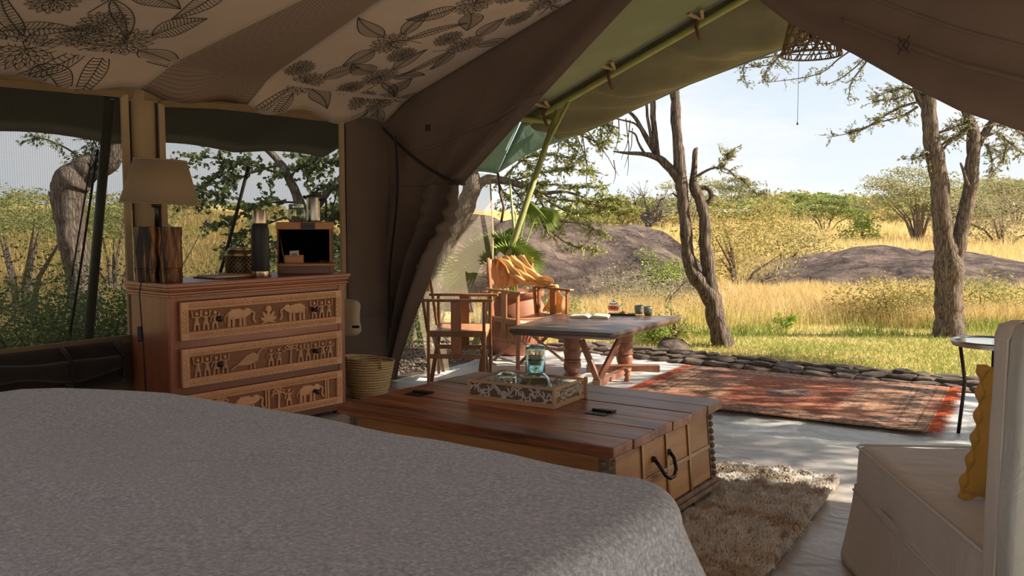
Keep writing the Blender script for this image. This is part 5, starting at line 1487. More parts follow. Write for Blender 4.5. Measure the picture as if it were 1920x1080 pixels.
# ------------------------------------------------------------------ wicker pendant
w0 = at(1521, 104, 6.5); 
wp = thing('wicker_pendant', 'open wicker lampshade hanging from the porch canopy with a long pull cord', 'pendant lamp', (w0.x, w0.y, w0.z))
b = MB(); rb_, rt_, hh_ = .205, .15, .24
rg = random.Random(5)
for k in range(64):
    a = 2 * pi * k / 64; s_ = rg.choice((-1, 1)) * rg.uniform(.3, .9); pts = []
    for t in range(7):
        f = t / 6; r = rb_ + (rt_ - rb_) * f; pts.append(((r + .003) * math.cos(a + s_ * f), (r + .003) * math.sin(a + s_ * f), hh_ * f))
    b.tube(pts, .0045, 4, cap=False)
for k in range(7):
    f = k / 6; r = rb_ + (rt_ - rb_) * f; tilt = rg.uniform(-.02, .02)
    b.tube([(r * math.cos(a), r * math.sin(a), hh_ * f + tilt * math.sin(a + k) * (0 if k in (0, 6) else 1)) for a in np.linspace(0, 2 * pi, 33)[:-1]], .0045 if k else .007, 5, closed=True)
b.build('shade', M['wicker'], wp, smooth=True)
b = MB(); b.tube([(0, 0, .10), (0, 0, .2), (0, 0, 3.40 - w0.z)], [.018, .018, .004], 8); b.build('cord', M['black'], wp, smooth=True)
pe = at(1495, 234, 6.5) - w0
b = MB(); b.tube([(pe.x, 0, .12), (pe.x, 0, pe.z + .03)], .0016, 5); b.lathe([(.008, 0), (.005, .008), (.002, .022), (.001, .035)], 10, (pe.x, 0, pe.z)); b.build('pull_cord', M['black'], wp, smooth=True)

# ================================================================== STONE EDGING AND GRAVEL
ed = thing('stone_edging', 'low dry border of dark flat stones along the outer edge of the porch', 'stone border', T(2.7, 2.5, -.06), ROTV)
def stone_mesh(seed):
    rg = random.Random(seed); b = MB(); n = 9; prof = [(.30, -.5), (.92, -.32), (1.0, .05), (.86, .36), (.52, .5)]
    k1 = [rg.uniform(.78, 1.18) for _ in range(n)]
    for r, z in prof:
        for i in range(n):
            a = 2 * pi * i / n; rr = r * k1[i] * rg.uniform(.93, 1.07); b.v.append((rr * math.cos(a), rr * math.sin(a), z + rg.uniform(-.10, .10)))
    for j in range(4):
        for i in range(n): b.f.append((j * n + i, j * n + (i + 1) % n, (j + 1) * n + (i + 1) % n, (j + 1) * n + i))
    b.f.append(tuple(reversed(range(n)))); b.f.append(tuple(4 * n + i for i in range(n)))
    return b
protos = []
for s_ in range(8):
    o = stone_mesh(s_).build('stone', M['stone'], ed, smooth=True, auto=30); protos.append(o)
rg = random.Random(21); cnt = 0
for row in range(5):
    v = -2.6 + rg.uniform(0, .1)
    while v < 3.6 and cnt < 290:
        w = rg.uniform(.07, .14); 
        o = protos[cnt] if cnt < 8 else protos[rg.randrange(8)].copy()
        if cnt >= 8: COL.objects.link(o)
        o.location = (v + w, -.24 + row * .115 + rg.uniform(-.02, .02), .035 + .02 * (row % 2) + rg.uniform(-.008, .012)); o.rotation_euler = (rg.uniform(-.12, .12), rg.uniform(-.12, .12), rg.uniform(-.3, .3) + (pi if rg.random() < .5 else 0))
        o.scale = (w * 1.08, rg.uniform(.055, .08), rg.uniform(.035, .06)); v += 2 * w * .97; cnt += 1
def pebbles(name, n, uv, size, cols, label, parent=None):
    """small loose stones: low octahedra"""
    u0, u1, v0, v1 = uv
    u = u0 + (u1 - u0) * nr.random(n); v = v0 + (v1 - v0) * nr.random(n)
    P = np.stack([TC.x + TU.x * u + TV.x * v, TC.y + TU.y * u + TV.y * v, np.full(n, -.055) + .012 * nr.random(n)], 1)
    base = np.array([(1, 0, 0), (0, 1, 0), (-1, 0, 0), (0, -1, 0), (0, 0, .6), (0, 0, -.6)], float)
    s_ = size * (.5 + nr.random(n)); a = nr.random(n) * 6.28; V = base[None] * s_[:, None, None] * (.7 + .6 * nr.random((n, 6, 1)))
    ca, sa = np.cos(a)[:, None], np.sin(a)[:, None]; X = V[..., 0] * ca - V[..., 1] * sa; Y = V[..., 0] * sa + V[..., 1] * ca
    V = np.stack([X, Y, V[..., 2]], 2) + P[:, None, :]
    F = np.array([(0, 1, 4), (1, 2, 4), (2, 3, 4), (3, 0, 4), (1, 0, 5), (2, 1, 5), (3, 2, 5), (0, 3, 5)]); F = (F[None] + (np.arange(n) * 6)[:, None, None]).reshape(-1, 3)
    c = np.array(cols)[nr.integers(0, len(cols), n)] * (.7 + .6 * nr.random((n, 1)))
    o = np_mesh(name, V.reshape(-1, 3), F, M['tint_cloth'], parent, np.repeat(c, 6, axis=0)); tag(o, label, 'gravel', kind='stuff'); return o
pebbles('gravel', 9000, (-.4, 2.55, -2.4, -.27), .016, [(.30, .24, .19), (.22, .17, .13), (.40, .33, .27)], 'brown grey gravel on the ground left of the porch')
b = MB(); b.grid(lambda i, j: T(-.5 + 3.2 * i, -2.6 + 2.4 * j, -.062), 4, 4); o = b.build('gravel_bed', M['stone']); o['kind'] = 'structure'

# ================================================================== ROCKS
def mound(name, label, cx, cy, ax, ay, h, rot=0, seed=0, p1=2.4, p2=.8, nz=.22, cat='rock', group=None, nr_=70, na=150, m='rock', sink=.15):
    V = []; F = []; ca, sa = math.cos(rot), math.sin(rot); base = float(H(cx, cy)) - sink
    for j in range(nr_ + 1):
        r = (j / nr_) ** .8
        for i in range(na):
            a = 2 * pi * i / na
            rx = r * (1 + .14 * mnoise.noise(Vector((math.cos(a) * 1.4, math.sin(a) * 1.4, seed))))
            x = ax * rx * math.cos(a); y = ay * rx * math.sin(a)
            q = Vector((x, y, seed * 3.1)); s0 = 1.0 / max(ax, .3) * 4
            env = max(0, 1 - r ** p1) ** p2
            crag = mnoise.fractal(q * (.35 * s0), 1.0, 2.1, 5) 
            ridge = abs(mnoise.noise(q * (.6 * s0) + Vector((9, 0, 0))))
            z = (h + sink) * env * (1 + nz * crag - nz * .5 * (1 - ridge) ** 4)
            z += (.05 * h * mnoise.noise(q * (2.2 * s0))) * env
            V.append((x * ca - y * sa, x * sa + y * ca, z))
    for j in range(nr_):
        a = np.arange(na); F.append(np.stack([j * na + a, (j + 1) * na + a, (j + 1) * na + (a + 1) % na, j * na + (a + 1) % na], 1))
    o = np_mesh(name, np.array(V), np.concatenate(F), M[m], smooth=True); o.location = (cx, cy, base)
    tag(o, label, cat, group); return o
mound('rock_outcrop', 'large dark brown granite outcrop beyond the low table, left of the forked tree', -.2, 18.2, 4.3, 4.6, 1.32, 0, 1.3, 3.6, .55, .30)
mound('rock_outcrop', 'broad low grey rock slab in the grass between the forked tree and the double tree', 8.3, 19.6, 4.0, 5.0, .72, -.1, 4.2, 2.2, .9, .22)
mound('rock_outcrop', 'flat pale grey rock shelf running off to the right behind the double tree', 12.8, 19.5, 6.0, 3.4, .30, -.12, 7.7, 2.4, .8, .3)
for k, (px, py, w, h, lab) in enumerate(((1425, 548, .30, .26, 'small grey rock in dry grass just left of the broad rock slab'), (1458, 572, .42, .16, 'low dark rock at the near foot of the broad rock slab'), (1395, 560, .22, .16, 'small dark rock in golden grass right of the forked trunk'),
                                   (1712, 487, .75, .36, 'rounded dark rock on the plain left of the double tree'), (1576, 470, .26, .22, 'small upright rock on top of the broad rock slab'), (1262, 648, .34, .10, 'flat dark stone in green grass near the foot of the forked tree'),
                                   (1500, 590, .30, .10, 'flat grey rock half hidden in golden grass below the rock slab'), (1655, 483, .4, .2, 'low rock beside the rounded rock on the plain'))):
    g = atz(px, py, -.05); mound('small_rock', lab, g.x, g.y, w, w * .6, h, .3 * k, 11 + k, 2.4, .6, .2, 'rock', 'small rocks in the grass', 14, 26, sink=.04)
# ================================================================== PLANTS
def rand_unit(n):
    v = nr.normal(size=(n, 3)); return v / np.linalg.norm(v, axis=1, keepdims=True)
def leaf_mesh(name, P, size, cols, parent, asp=.5, flat=0.0, m='tint_leaf', jitter=.35, dirs=None):
    """P (n,3) centres -> small bent diamond leaves"""
    P = np.asarray(P, float); n = len(P)
    d = rand_unit(n) if dirs is None else dirs + nr.normal(size=(n, 3)) * .35
    d[:, 2] *= (1 - flat); d /= np.linalg.norm(d, axis=1, keepdims=True) + 1e-9
    e_ = rand_unit(n); e_ -= d * (e_ * d).sum(1, keepdims=True); e_ /= np.linalg.norm(e_, axis=1, keepdims=True) + 1e-9
    s_ = size * (1 - jitter + 2 * jitter * nr.random(n))[:, None]
    V = np.stack([P - d * s_ * .5, P + e_ * s_ * asp * .5, P + d * s_ * .5, P - e_ * s_ * asp * .5], 1).reshape(-1, 3)
    F = np.arange(n * 4).reshape(n, 4)
    c = np.array(cols)[nr.integers(0, len(cols), n)] * (.72 + .55 * nr.random((n, 1)))
    o = np_mesh(name, V, F, M[m], parent, np.repeat(c, 4, axis=0)); o['kind'] = 'stuff'; return o
GREEN = [(.24, .29, .08), (.32, .35, .11), (.18, .23, .06), (.40, .40, .14)]
GREY_G = [(.30, .30, .15), (.40, .38, .22), (.22, .23, .10), (.46, .43, .26)]
OLIVE = [(.38, .32, .12), (.48, .39, .16), (.28, .26, .09)]
YELL = [(.46, .36, .12), (.56, .42, .17), (.38, .33, .10), (.30, .29, .08)]
BRIGHT = [(.26, .36, .05), (.36, .44, .08), (.18, .28, .04)]
DARKG = [(.11, .16, .06), (.17, .22, .09), (.24, .28, .12)]
class Tree:
    """trunk + limbs as one mesh, twigs as one, leaves as one"""
    def __init__(s, name, label, cat, base, m='bark', group=None):
        s.t = thing(name, label, cat, base, 0, group); s.o = Vector(base); s.tr = MB(); s.tw = MB(); s.lf = []; s.ld = []; s.m = m
    def limb(s, pts, radii, n=12, sub=6, wob=.012, tgt='tr'):
        P = [Vector(p) - s.o for p in pts]; out = []; rr = []
        for i in range(len(P) - 1):
            p0 = P[max(0, i - 1)]; p1 = P[i]; p2 = P[i + 1]; p3 = P[min(len(P) - 1, i + 2)]
            for k in range(sub):
                t = k / sub
                q = .5 * ((2 * p1) + (p2 - p0) * t + (2 * p0 - 5 * p1 + 4 * p2 - p3) * t * t + (3 * p1 - p0 - 3 * p2 + p3) * t ** 3)
                r = radii[i] + (radii[i + 1] - radii[i]) * t
                w = Vector((mnoise.noise(q * 6), mnoise.noise(q * 6 + Vector((7, 0, 0))), 0)) * wob
                out.append(q + w); rr.append(r * (1 + .16 * mnoise.noise(q * 9 + Vector((3, 3, 3)))))
        out.append(P[-1]); rr.append(radii[-1])
        getattr(s, tgt).tube(out, rr, n, jit=.05 if tgt == 'tr' else 0, rng=rnd); return [q + s.o for q in out]
    def twigs(s, pts, n, L, leaves, up=.2, down=0.0, r=.005, spread=1.0, sz=1, plane=None):
        for k in range(n):
            f = rnd.random() ** .8; i = min(len(pts) - 2, int(f * (len(pts) - 1))); p = Vector(pts[i]).lerp(Vector(pts[i + 1]), rnd.random()) - s.o
            ax = (Vector(pts[i + 1]) - Vector(pts[i])).normalized()
            d = Vector((rnd.gauss(0, 1), rnd.gauss(0, .7), rnd.gauss(0, .55) + up - down)); d = (d.normalized() * spread + ax * .6).normalized()
            l = L * rnd.uniform(.4, 1.1); q = [p]; seg = 5
            for j in range(seg):
                d = (d + Vector((rnd.gauss(0, .18), rnd.gauss(0, .18), rnd.gauss(0, .15) - down * .25))).normalized(); q.append(q[-1] + d * l / seg)
            s.tw.tube(q, [r * (1 - .15 * j) for j in range(seg + 1)], 4, cap=False)
            for j in range(leaves):
                t = rnd.random() * seg; a = min(seg - 1, int(t)); c = q[a].lerp(q[a + 1], t - a)
                s.lf.append(tuple(c + Vector((rnd.gauss(0, .016), rnd.gauss(0, .016), rnd.gauss(0, .012) + .006)) * sz)); s.ld.append(tuple(d))
    def done(s, cols, size, asp=.4, flat=0, dirs=False):
        if s.tr.v: s.tr.build('trunk', M[s.m], s.t, smooth=True)
        if s.tw.v: o = s.tw.build('twigs', M['twig'], s.t); o['kind'] = 'stuff'
        if s.lf: leaf_mesh('foliage', s.lf, size, cols, s.t, asp, flat, dirs=np.array(s.ld) if dirs else None)
        return s.t
# ---- forked tree in the middle
D1 = 9.95
A = lambda px, py, dy=0, D=D1: at(px, py, D + dy)
t1 = Tree('forked_tree', 'dead-looking forked tree with two twisted trunks in the middle of the view', 'tree', tuple(A(1352, 640)), 'bark')
t1.limb([A(1356, 648), A(1350, 625), A(1340, 590), A(1334, 560), A(1318, 535), A(1300, 512), A(1290, 480), A(1285, 430), A(1281, 380), A(1276, 320), A(1270, 260), A(1266, 190), A(1262, 100), A(1258, -60), A(1240, -260)],
        [.135, .105, .098, .105, .085, .078, .070, .064, .062, .068, .058, .052, .048, .042, .02], 16)
t1.limb([A(1334, 565), A(1332, 540), A(1328, 500), A(1322, 455), A(1322, 410), A(1312, 375), A(1302, 352), A(1300, 335), A(1303, 310), A(1302, 285), A(1306, 278)], [.085, .082, .072, .066, .062, .060, .062, .04, .030, .026, .014], 14)
t1.limb([A(1306, 372), A(1300, 360), A(1312, 352), A(1328, 354), A(1333, 368), A(1326, 380), A(1318, 384)], [.03, .03, .028, .026, .028, .024, .012], 8)
t1.limb([A(1279, 345), A(1262, 322), A(1240, 300), A(1222, 292), A(1200, 288), A(1178, 287), A(1150, 284)], [.055, .052, .044, .036, .022, .018, .007], 10)
t1.limb([A(1232, 298), A(1228, 265), A(1225, 225), A(1224, 190), A(1222, 60), A(1200, -140)], [.038, .032, .030, .030, .025, .01], 8)
t1.limb([A(1230, 290), A(1214, 262), A(1200, 235), A(1185, 215), A(1170, 205)], [.034, .028, .024, .018, .010], 8)
t1.limb([A(1222, 270), A(1216, 230), A(1212, 195), A(1205, 60)], [.02, .017, .015, .010], 7)
t1.limb([A(1205, 245), A(1190, 232), A(1165, 225), A(1140, 218)], [.016, .012, .010, .006], 6)
t1.limb([A(1208, 286), A(1198, 268), A(1192, 252), A(1178, 245)], [.016, .013, .012, .006], 6)
t1.limb([A(1283, 372), A(1272, 370), A(1260, 362)], [.022, .014, .006], 6)
br = t1.limb([A(1308, 330), A(1325, 320), A(1342, 314), A(1358, 312), A(1363, 298), A(1365, 285)], [.018, .015, .012, .010, .008, .004], 6, tgt='tw')
t1.twigs(br[10:], 26, .16, 16, .3, 0, .003)
br = t1.limb([A(1345, 314), A(1365, 318), A(1382, 332), A(1400, 345), A(1418, 362), A(1440, 360)], [.010, .009, .008, .006, .005, .002], 5, tgt='tw')
t1.twigs(br, 26, .14, 15, .1, .2, .003)
top = []
for (x0, y0) in ((1262, 60), (1222, 20), (1205, 40), (1245, -120)):
    for k in range(3):
        p0 = A(x0, y0); e1 = p0 + Vector((rnd.uniform(-1.6, 1.6), rnd.uniform(-1.2, 1.5), rnd.uniform(.5, 1.5)))
        br = t1.limb([p0, (p0 + e1) / 2 + Vector((0, 0, .2)), e1], [.03, .02, .008], 6, tgt='tw'); t1.twigs(br, 22, .5, 18, .2, 0, .005)
# drooping bare twigs left of the limb
for (x0, y0, x1, y1) in ((1180, 225, 1165, 300), (1172, 222, 1176, 330), (1186, 240, 1170, 315), (1160, 224, 1150, 290), (1150, 222, 1132, 270)):
    t1.limb([A(x0, y0), A((x0 + x1) / 2 + 5, (y0 + y1) / 2), A(x1, y1)], [.006, .005, .002], 4, tgt='tw')
t1.done(GREY_G, .042, .35, dirs=True)
# ---- double tree at the right
D2 = 10.75
B = lambda px, py, dy=0: at(px, py, D2 + dy)
t2 = Tree('double_tree', 'thick rough-barked tree forking into two trunks at the right, in front of the plain', 'tree', tuple(B(1781, 620)), 'bark')
t2.limb([B(1780, 630), B(1779, 605), B(1778, 560), B(1779, 500), B(1770, 440), B(1764, 390), B(1762, 340), B(1752, 290), B(1744, 240), B(1742, 200), B(1738, 150), B(1725, 60), B(1700, -120)],
        [.20, .155, .150, .165, .112, .108, .105, .100, .088, .085, .08, .07, .03], 20)
t2.limb([B(1782, 520), B(1794, 470), B(1803, 430), B(1812, 390), B(1820, 350), B(1823, 300), B(1826, 255), B(1818, 225), B(1806, 180), B(1790, 60)], [.10, .10, .088, .080, .082, .076, .070, .06, .05, .03], 16)
t2.limb([B(1828, 290, .05), B(1838, 262, .05), B(1852, 240, .05), B(1866, 215, .05), B(1900, 100, .2)], [.05, .045, .045, .04, .02], 10)
t2.limb([B(1744, 225), B(1735, 205), B(1722, 180), B(1712, 140), B(1700, 40)], [.05, .042, .04, .035, .02], 10)
t2.limb([B(1815, 350, -.05), B(1808, 325, -.1), B(1801, 305, -.1)], [.025, .018, .012], 7)
def boughs(tree, segs, F_, ntw=14, L=.17, lv=14, r0=.02):
    for pts in segs:
        rr = [r0 * (1 - .8 * i / (len(pts) - 1)) for i in range(len(pts))]
        br = tree.limb([F_(*p) for p in pts], rr, 6, tgt='tw'); tree.twigs(br, ntw, L, lv, .1, .1, .003)
boughs(t2, [[(1728, 190), (1690, 200), (1650, 222), (1610, 245), (1550, 258)], [(1715, 170), (1680, 185), (1640, 190)], [(1720, 200), (1690, 218), (1640, 232), (1590, 250)], [(1726, 178), (1700, 165), (1665, 172), (1645, 182)],
            [(1750, 290), (1735, 290), (1712, 298)], [(1756, 250), (1800, 235), (1810, 228)], [(1762, 275), (1790, 255), (1815, 240)], [(1768, 280), (1785, 262), (1812, 246)],
            [(1838, 262), (1870, 250), (1900, 275), (1925, 290)], [(1868, 250), (1885, 270), (1880, 310)], [(1850, 270), (1860, 300), (1858, 325)], [(1870, 235), (1900, 240), (1925, 260)]], B, 30, .20, 13, .018)
boughs(t2, [[(1700, 60), (1640, 90), (1600, 130), (1560, 155), (1530, 156)], [(1640, 95), (1600, 150), (1590, 185)], [(1650, 60), (1580, 105), (1530, 140), (1435, 155)], [(1600, 60), (1480, 90), (1445, 120), (1385, 128)],
            [(1470, 95), (1440, 130), (1435, 145)], [(1480, 100), (1400, 118), (1398, 155)], [(1500, 60), (1450, 90), (1480, 140)]], B, 18, .16, 9, .014)
for k in range(26):
    a = rnd.uniform(0, 6.28); p0 = B(rnd.choice((1725, 1790, 1890, 1700)), rnd.uniform(-160, 20)); e1 = p0 + Vector((2.6 * math.cos(a), 2.4 * math.sin(a) + .5, rnd.uniform(.3, 1.6))) * rnd.uniform(.5, 1.2)
    br = t2.limb([p0, (p0 + e1) / 2 + Vector((0, 0, .3)), e1], [.05, .03, .008], 5, tgt='tw'); t2.twigs(br, 22, .6, 22, .2, 0, .005)
t2.done(GREY_G, .042, .35, dirs=True)
# ---- acacia on the left of the porch, boughs across the gap
D4 = 10.6
G = lambda px, py, dy=0: at(px, py, D4 + dy)
t4 = Tree('spreading_acacia', 'feathery green acacia leaning in from the left behind the porch post', 'tree', tuple(G(800, 628)), 'bark_grey')
t4.limb([G(795, 632), G(806, 560), G(822, 500), G(845, 440), G(872, 390), G(885, 345), G(880, 300), G(900, 240), G(930, 120)], [.16, .14, .12, .12, .11, .10, .085, .07, .04], 14)
t4.limb([G(876, 375), G(905, 340), G(940, 338), G(985, 350), G(1010, 362), G(1060, 360), G(1100, 372)], [.07, .055, .045, .038, .028, .016, .008], 9)
t4.limb([G(850, 430), G(830, 380), G(800, 340), G(770, 300)], [.08, .06, .05, .03], 9)
t4.limb([G(905, 235), G(960, 215), G(1040, 215), G(1100, 225), G(1160, 240)], [.05, .04, .03, .02, .008], 8)
boughs(t4, [[(960, 340), (1010, 325), (1060, 318), (1110, 322)], [(985, 350), (1040, 372), (1090, 378), (1150, 372)], [(1000, 358), (1060, 395), (1110, 400), (1170, 378)], [(940, 338), (980, 300), (1030, 290), (1075, 300)],
            [(1000, 360), (1040, 410), (1090, 420), (1130, 440)], [(970, 345), (1020, 345), (1080, 350), (1130, 350)], [(1030, 215), (1060, 240), (1110, 262), (1140, 270)], [(1000, 215), (1030, 245), (1060, 265), (1100, 300)],
            [(985, 300), (1000, 330), (990, 390), (1010, 420)], [(1020, 225), (1070, 225), (1130, 232), (1150, 250)], [(930, 330), (950, 370), (990, 400), (1050, 430)], [(1080, 372), (1130, 390), (1170, 400), (1190, 395)], [(960, 350), (1000, 400), (1060, 455), (1120, 470)],
            [(890, 330), (870, 300), (840, 290)], [(800, 345), (770, 350), (740, 380)], [(830, 385), (800, 400), (780, 430)]], G, 46, .22, 15, .015)
for (x0, y0, x1, y1) in ((1046, 232, 1040, 320), (1090, 235, 1100, 385), (1100, 245, 1160, 330), (1060, 240, 1064, 300), (1125, 240, 1128, 300), (1150, 300, 1150, 345), (1075, 240, 1110, 345)):
    t4.limb([G(x0, y0), G((x0 + x1) / 2 + 4, (y0 + y1) / 2), G(x1, y1)], [.007, .006, .002], 4, tgt='tw')
t4.done([(.30, .33, .10), (.42, .42, .16), (.22, .26, .08), (.50, .48, .18)], .048, .38, dirs=True)
# ---- broken trunk and leafy tree outside the side windows
L3 = lambda px, py, dy=0: at(px, py, 8.8 + dy)
t3 = Tree('broken_trunk_tree', 'thick leaning broken tree trunk outside the left window', 'tree', tuple(L3(172, 690)), 'bark_grey')
t3.limb([L3(178, 700), L3(168, 640), L3(158, 560), L3(145, 490), L3(133, 430), L3(128, 385), L3(135, 345), L3(160, 318), L3(192, 310), L3(215, 295), L3(235, 250), L3(262, 190)], [.17, .14, .13, .14, .13, .155, .17, .14, .11, .09, .085, .07], 18, wob=.02)
t3.limb([L3(128, 372), L3(112, 350), L3(110, 330)], [.14, .09, .05], 10); t3.limb([L3(118, 395), L3(100, 372), L3(92, 360)], [.05, .025, .01], 7)
boughs(t3, [[(150, 320), (140, 290), (90, 262), (50, 262)], [(190, 300), (178, 270), (170, 255)]], L3, 24, .22, 14, .015)
t3.done(DARKG, .04, .4, dirs=True)
L5 = lambda px, py, dy=0: at(px, py, 10.8 + dy)
t5 = Tree('broadleaf_tree', 'leafy green tree outside the right window behind the coffee press', 'tree', tuple(L5(585, 640)), 'bark_grey')
t5.limb([L5(585, 650), L5(578, 560), L5(560, 470), L5(565, 400), L5(540, 330), L5(500, 280), L5(440, 250)], [.10, .09, .08, .07, .05, .04, .02], 10)
t5.limb([L5(562, 440), L5(600, 380), L5(640, 330), L5(690, 290)], [.05, .045, .03, .01], 8)
boughs(t5, [[(540, 330), (480, 312), (420, 300), (355, 290)], [(520, 310), (470, 325), (430, 345), (415, 375)], [(560, 380), (510, 380), (460, 400), (415, 420)], [(570, 330), (600, 310), (640, 300)], [(560, 400), (500, 420), (450, 440), (430, 470)],
            [(580, 370), (610, 350), (640, 360)], [(590, 400), (620, 410), (650, 400)], [(450, 300), (400, 330), (375, 370)], [(540, 350), (560, 310), (590, 300)], [(560, 430), (520, 460), (480, 480)], [(590, 440), (620, 460), (640, 470)]], L5, 30, .34, 13, .016)
t5.done([(.10, .15, .06), (.16, .21, .09), (.27, .31, .14)], .062, .7)
for k in (0,):
    pass
# ---- bushes
def bush(name, label, px, py, w, h, cols, n, lsz=None, cat='bush', group=None, depth=None, fl=.5, stems=7, dens=.35, shape='dome', trunk_h=.0):
    g = atz(px, py, -.05)
    if depth: g = Vector((at(px, py, depth).x, depth, 0))
    z0 = float(H(g.x, g.y)); base = Vector((g.x, g.y, z0)); d = g.y
    t = thing(name, label, cat, tuple(base), 0, group)
    ncl = max(5, int(26 * dens + 4)); C_ = []
    for k in range(ncl):
        a = rnd.uniform(0, 6.28); r = rnd.random() ** .5
        if shape == 'umbrella': zz = h * (rnd.uniform(.62, .95) - .18 * r * r)
        else: zz = h * (.15 + .75 * rnd.random() * math.sqrt(max(0, 1 - r * r * .8)))
        C_.append((w / 2 * r * math.cos(a) * .85, w / 2 * r * math.sin(a) * .8, zz))
    C_ = np.array(C_); idx = nr.integers(0, ncl, n)
    s_ = w / 2 * (.42 if shape == 'dome' else .34); P = C_[idx] + rand_unit(n) * (nr.random((n, 1)) ** .4) * np.array([s_, s_, (s_ * .8 if shape == 'dome' else h * .07)])
    P[:, 2] = np.abs(P[:, 2])
    b = MB()
    for k in range(stems):
        c = C_[k % ncl]; b.tube([(c[0] * .08, c[1] * .08, -.05), (c[0] * .35, c[1] * .35, c[2] * .5), tuple(c)], [.02 * h + .006, .013 * h + .004, .004], 5, cap=False)
    b.build('stems', M['twig'] if shape == 'dome' else M['bark_grey'], t)
    leaf_mesh('foliage', P, lsz or max(.02, d * .0030), cols, t, .5, fl if shape == 'dome' else .6)
    return t
bush('bush', 'bright green bush growing on top of the dark granite outcrop', 1160, 470, 1.3, 1.25, BRIGHT, 2600, depth=17.2, dens=.9)
bush('bush', 'bright green bush in the cleft below the one on top of the granite outcrop', 1228, 510, 1.1, .95, BRIGHT, 2200, depth=14.6)
bush('bush', 'silvery green spreading thorn bush left of the forked trunk', 1240, 575, 2.0, .80, GREY_G, 5200, depth=13.2, dens=1.0, lsz=.03)
bush('bush', 'tall yellow-green scrub bush just right of the forked tree', 1385, 520, 2.6, 2.1, YELL, 7000, depth=17.5, dens=1.2)
bush('bush', 'golden scrub bush behind and right of the tall yellow-green one', 1470, 470, 3.4, 1.7, OLIVE, 5000, depth=23, dens=1.1)
bush('bush', 'olive bush of broad yellow leaves in grass left of the double tree', 1665, 592, 1.5, .62, YELL, 3600, depth=12.3, dens=1, lsz=.045)
bush('bush', 'olive green bush right of the double tree base', 1840, 580, 1.5, .62, YELL + GREEN, 3600, depth=12.4, dens=1, lsz=.04)
bush('bush', 'brownish shrub close beside the double tree on its left', 1722, 600, 1.0, .55, OLIVE, 2400, depth=11.9, lsz=.03)
bush('bush', 'tiny dark green shrub on the lawn between the two trees', 1470, 612, .30, .26, BRIGHT, 500, depth=11.6, lsz=.035)
bush('bush', 'dark green shrub under the right end of the low table', 1225, 640, .55, .30, BRIGHT + GREEN, 900, depth=10.3, lsz=.04)
bush('bush', 'feathery yellow-green shrub beside the potted palm', 1010, 560, 1.1, 1.0, [(.34, .36, .12), (.42, .42, .18)], 2600, depth=10.6, lsz=.03)
bush('bush', 'sparse twiggy shrub behind the right end of the low table', 1265, 600, .5, .45, OLIVE + GREEN, 400, depth=10.6, lsz=.04)
bush('bush', 'green shrub on the plain left of the umbrella tree', 1616, 470, 2.3, 1.3, BRIGHT + GREEN, 1500, depth=42)
bush('bush', 'pale dead bush at the right edge of the plain', 1880, 475, 5.5, 2.9, [(.34, .28, .20), (.28, .26, .16)], 4200, depth=40, dens=1.2)
for k, (px, w, h, dp_, lab) in enumerate(((25, 2.6, 1.3, 7.2, 'dark leafy bush at the bottom left of the left window'), (95, 2.2, .95, 7.0, 'dark leafy bush left of the outer pole, low in the left window'), (205, 2.0, 1.35, 7.6, 'dark green bush between the outer pole and the lamp'),
                                   (475, 2.2, 1.3, 10.4, 'dark green bush behind the woven jar in the right window'), (380, 2.6, .55, 10.0, 'low green bush outside behind the table lamp'), (620, 2.4, 1.6, 10.2, 'green bush at the right edge of the right window'), (745, 1.6, .7, 10.0, 'low green bush behind the tied curtain'))):
    bush('bush', lab, px, 600, w * .8, h * .85, DARKG + GREEN[:1], 6500, group='bushes outside the side windows', depth=dp_, dens=1.2, lsz=.034)
bush('pale_acacia', 'pale green acacia filling the left edge of the left window', 40, 600, 3.6, 2.1, [(.26, .29, .11), (.36, .37, .15), (.20, .24, .09)], 15000, cat='tree', depth=11.0, dens=1.2, shape='umbrella', stems=9, lsz=.032)
bush('pale_acacia', 'pale acacia just left of the lamp in the left window', 215, 600, 2.8, 1.9, [(.28, .29, .11), (.36, .35, .15)], 4200, cat='tree', depth=15.0, dens=1.0, shape='umbrella', stems=8, lsz=.06)
# shade tree standing right of the porch
t7 = Tree('shade_acacia', 'big acacia right of the porch that shades it, outside the picture', 'tree', (8.9, 5.6, -.1), 'bark')
t7.limb([(8.9, 5.6, -.1), (8.8, 5.6, 1.2), (8.6, 5.7, 2.4), (8.0, 5.2, 3.6)], [.22, .18, .15, .08], 12)
t7.limb([(8.6, 5.7, 2.3), (8.9, 6.6, 3.4), (8.4, 7.6, 4.2)], [.13, .09, .04], 8)
cc_ = nr.integers(0, 46, 9500); ce = rand_unit(46) * (nr.random((46, 1)) ** .5) * np.array([2.7, 3.3, 1.3])
P7 = ce[cc_] + rand_unit(9500) * (nr.random((9500, 1)) ** .5) * np.array([.75, .75, .45]) + np.array([-.5, .1, 4.3])
leaf_mesh('foliage', P7, .11, GREY_G, t7.t, .6, .4); t7.tr.build('trunk', M['bark'], t7.t, smooth=True)
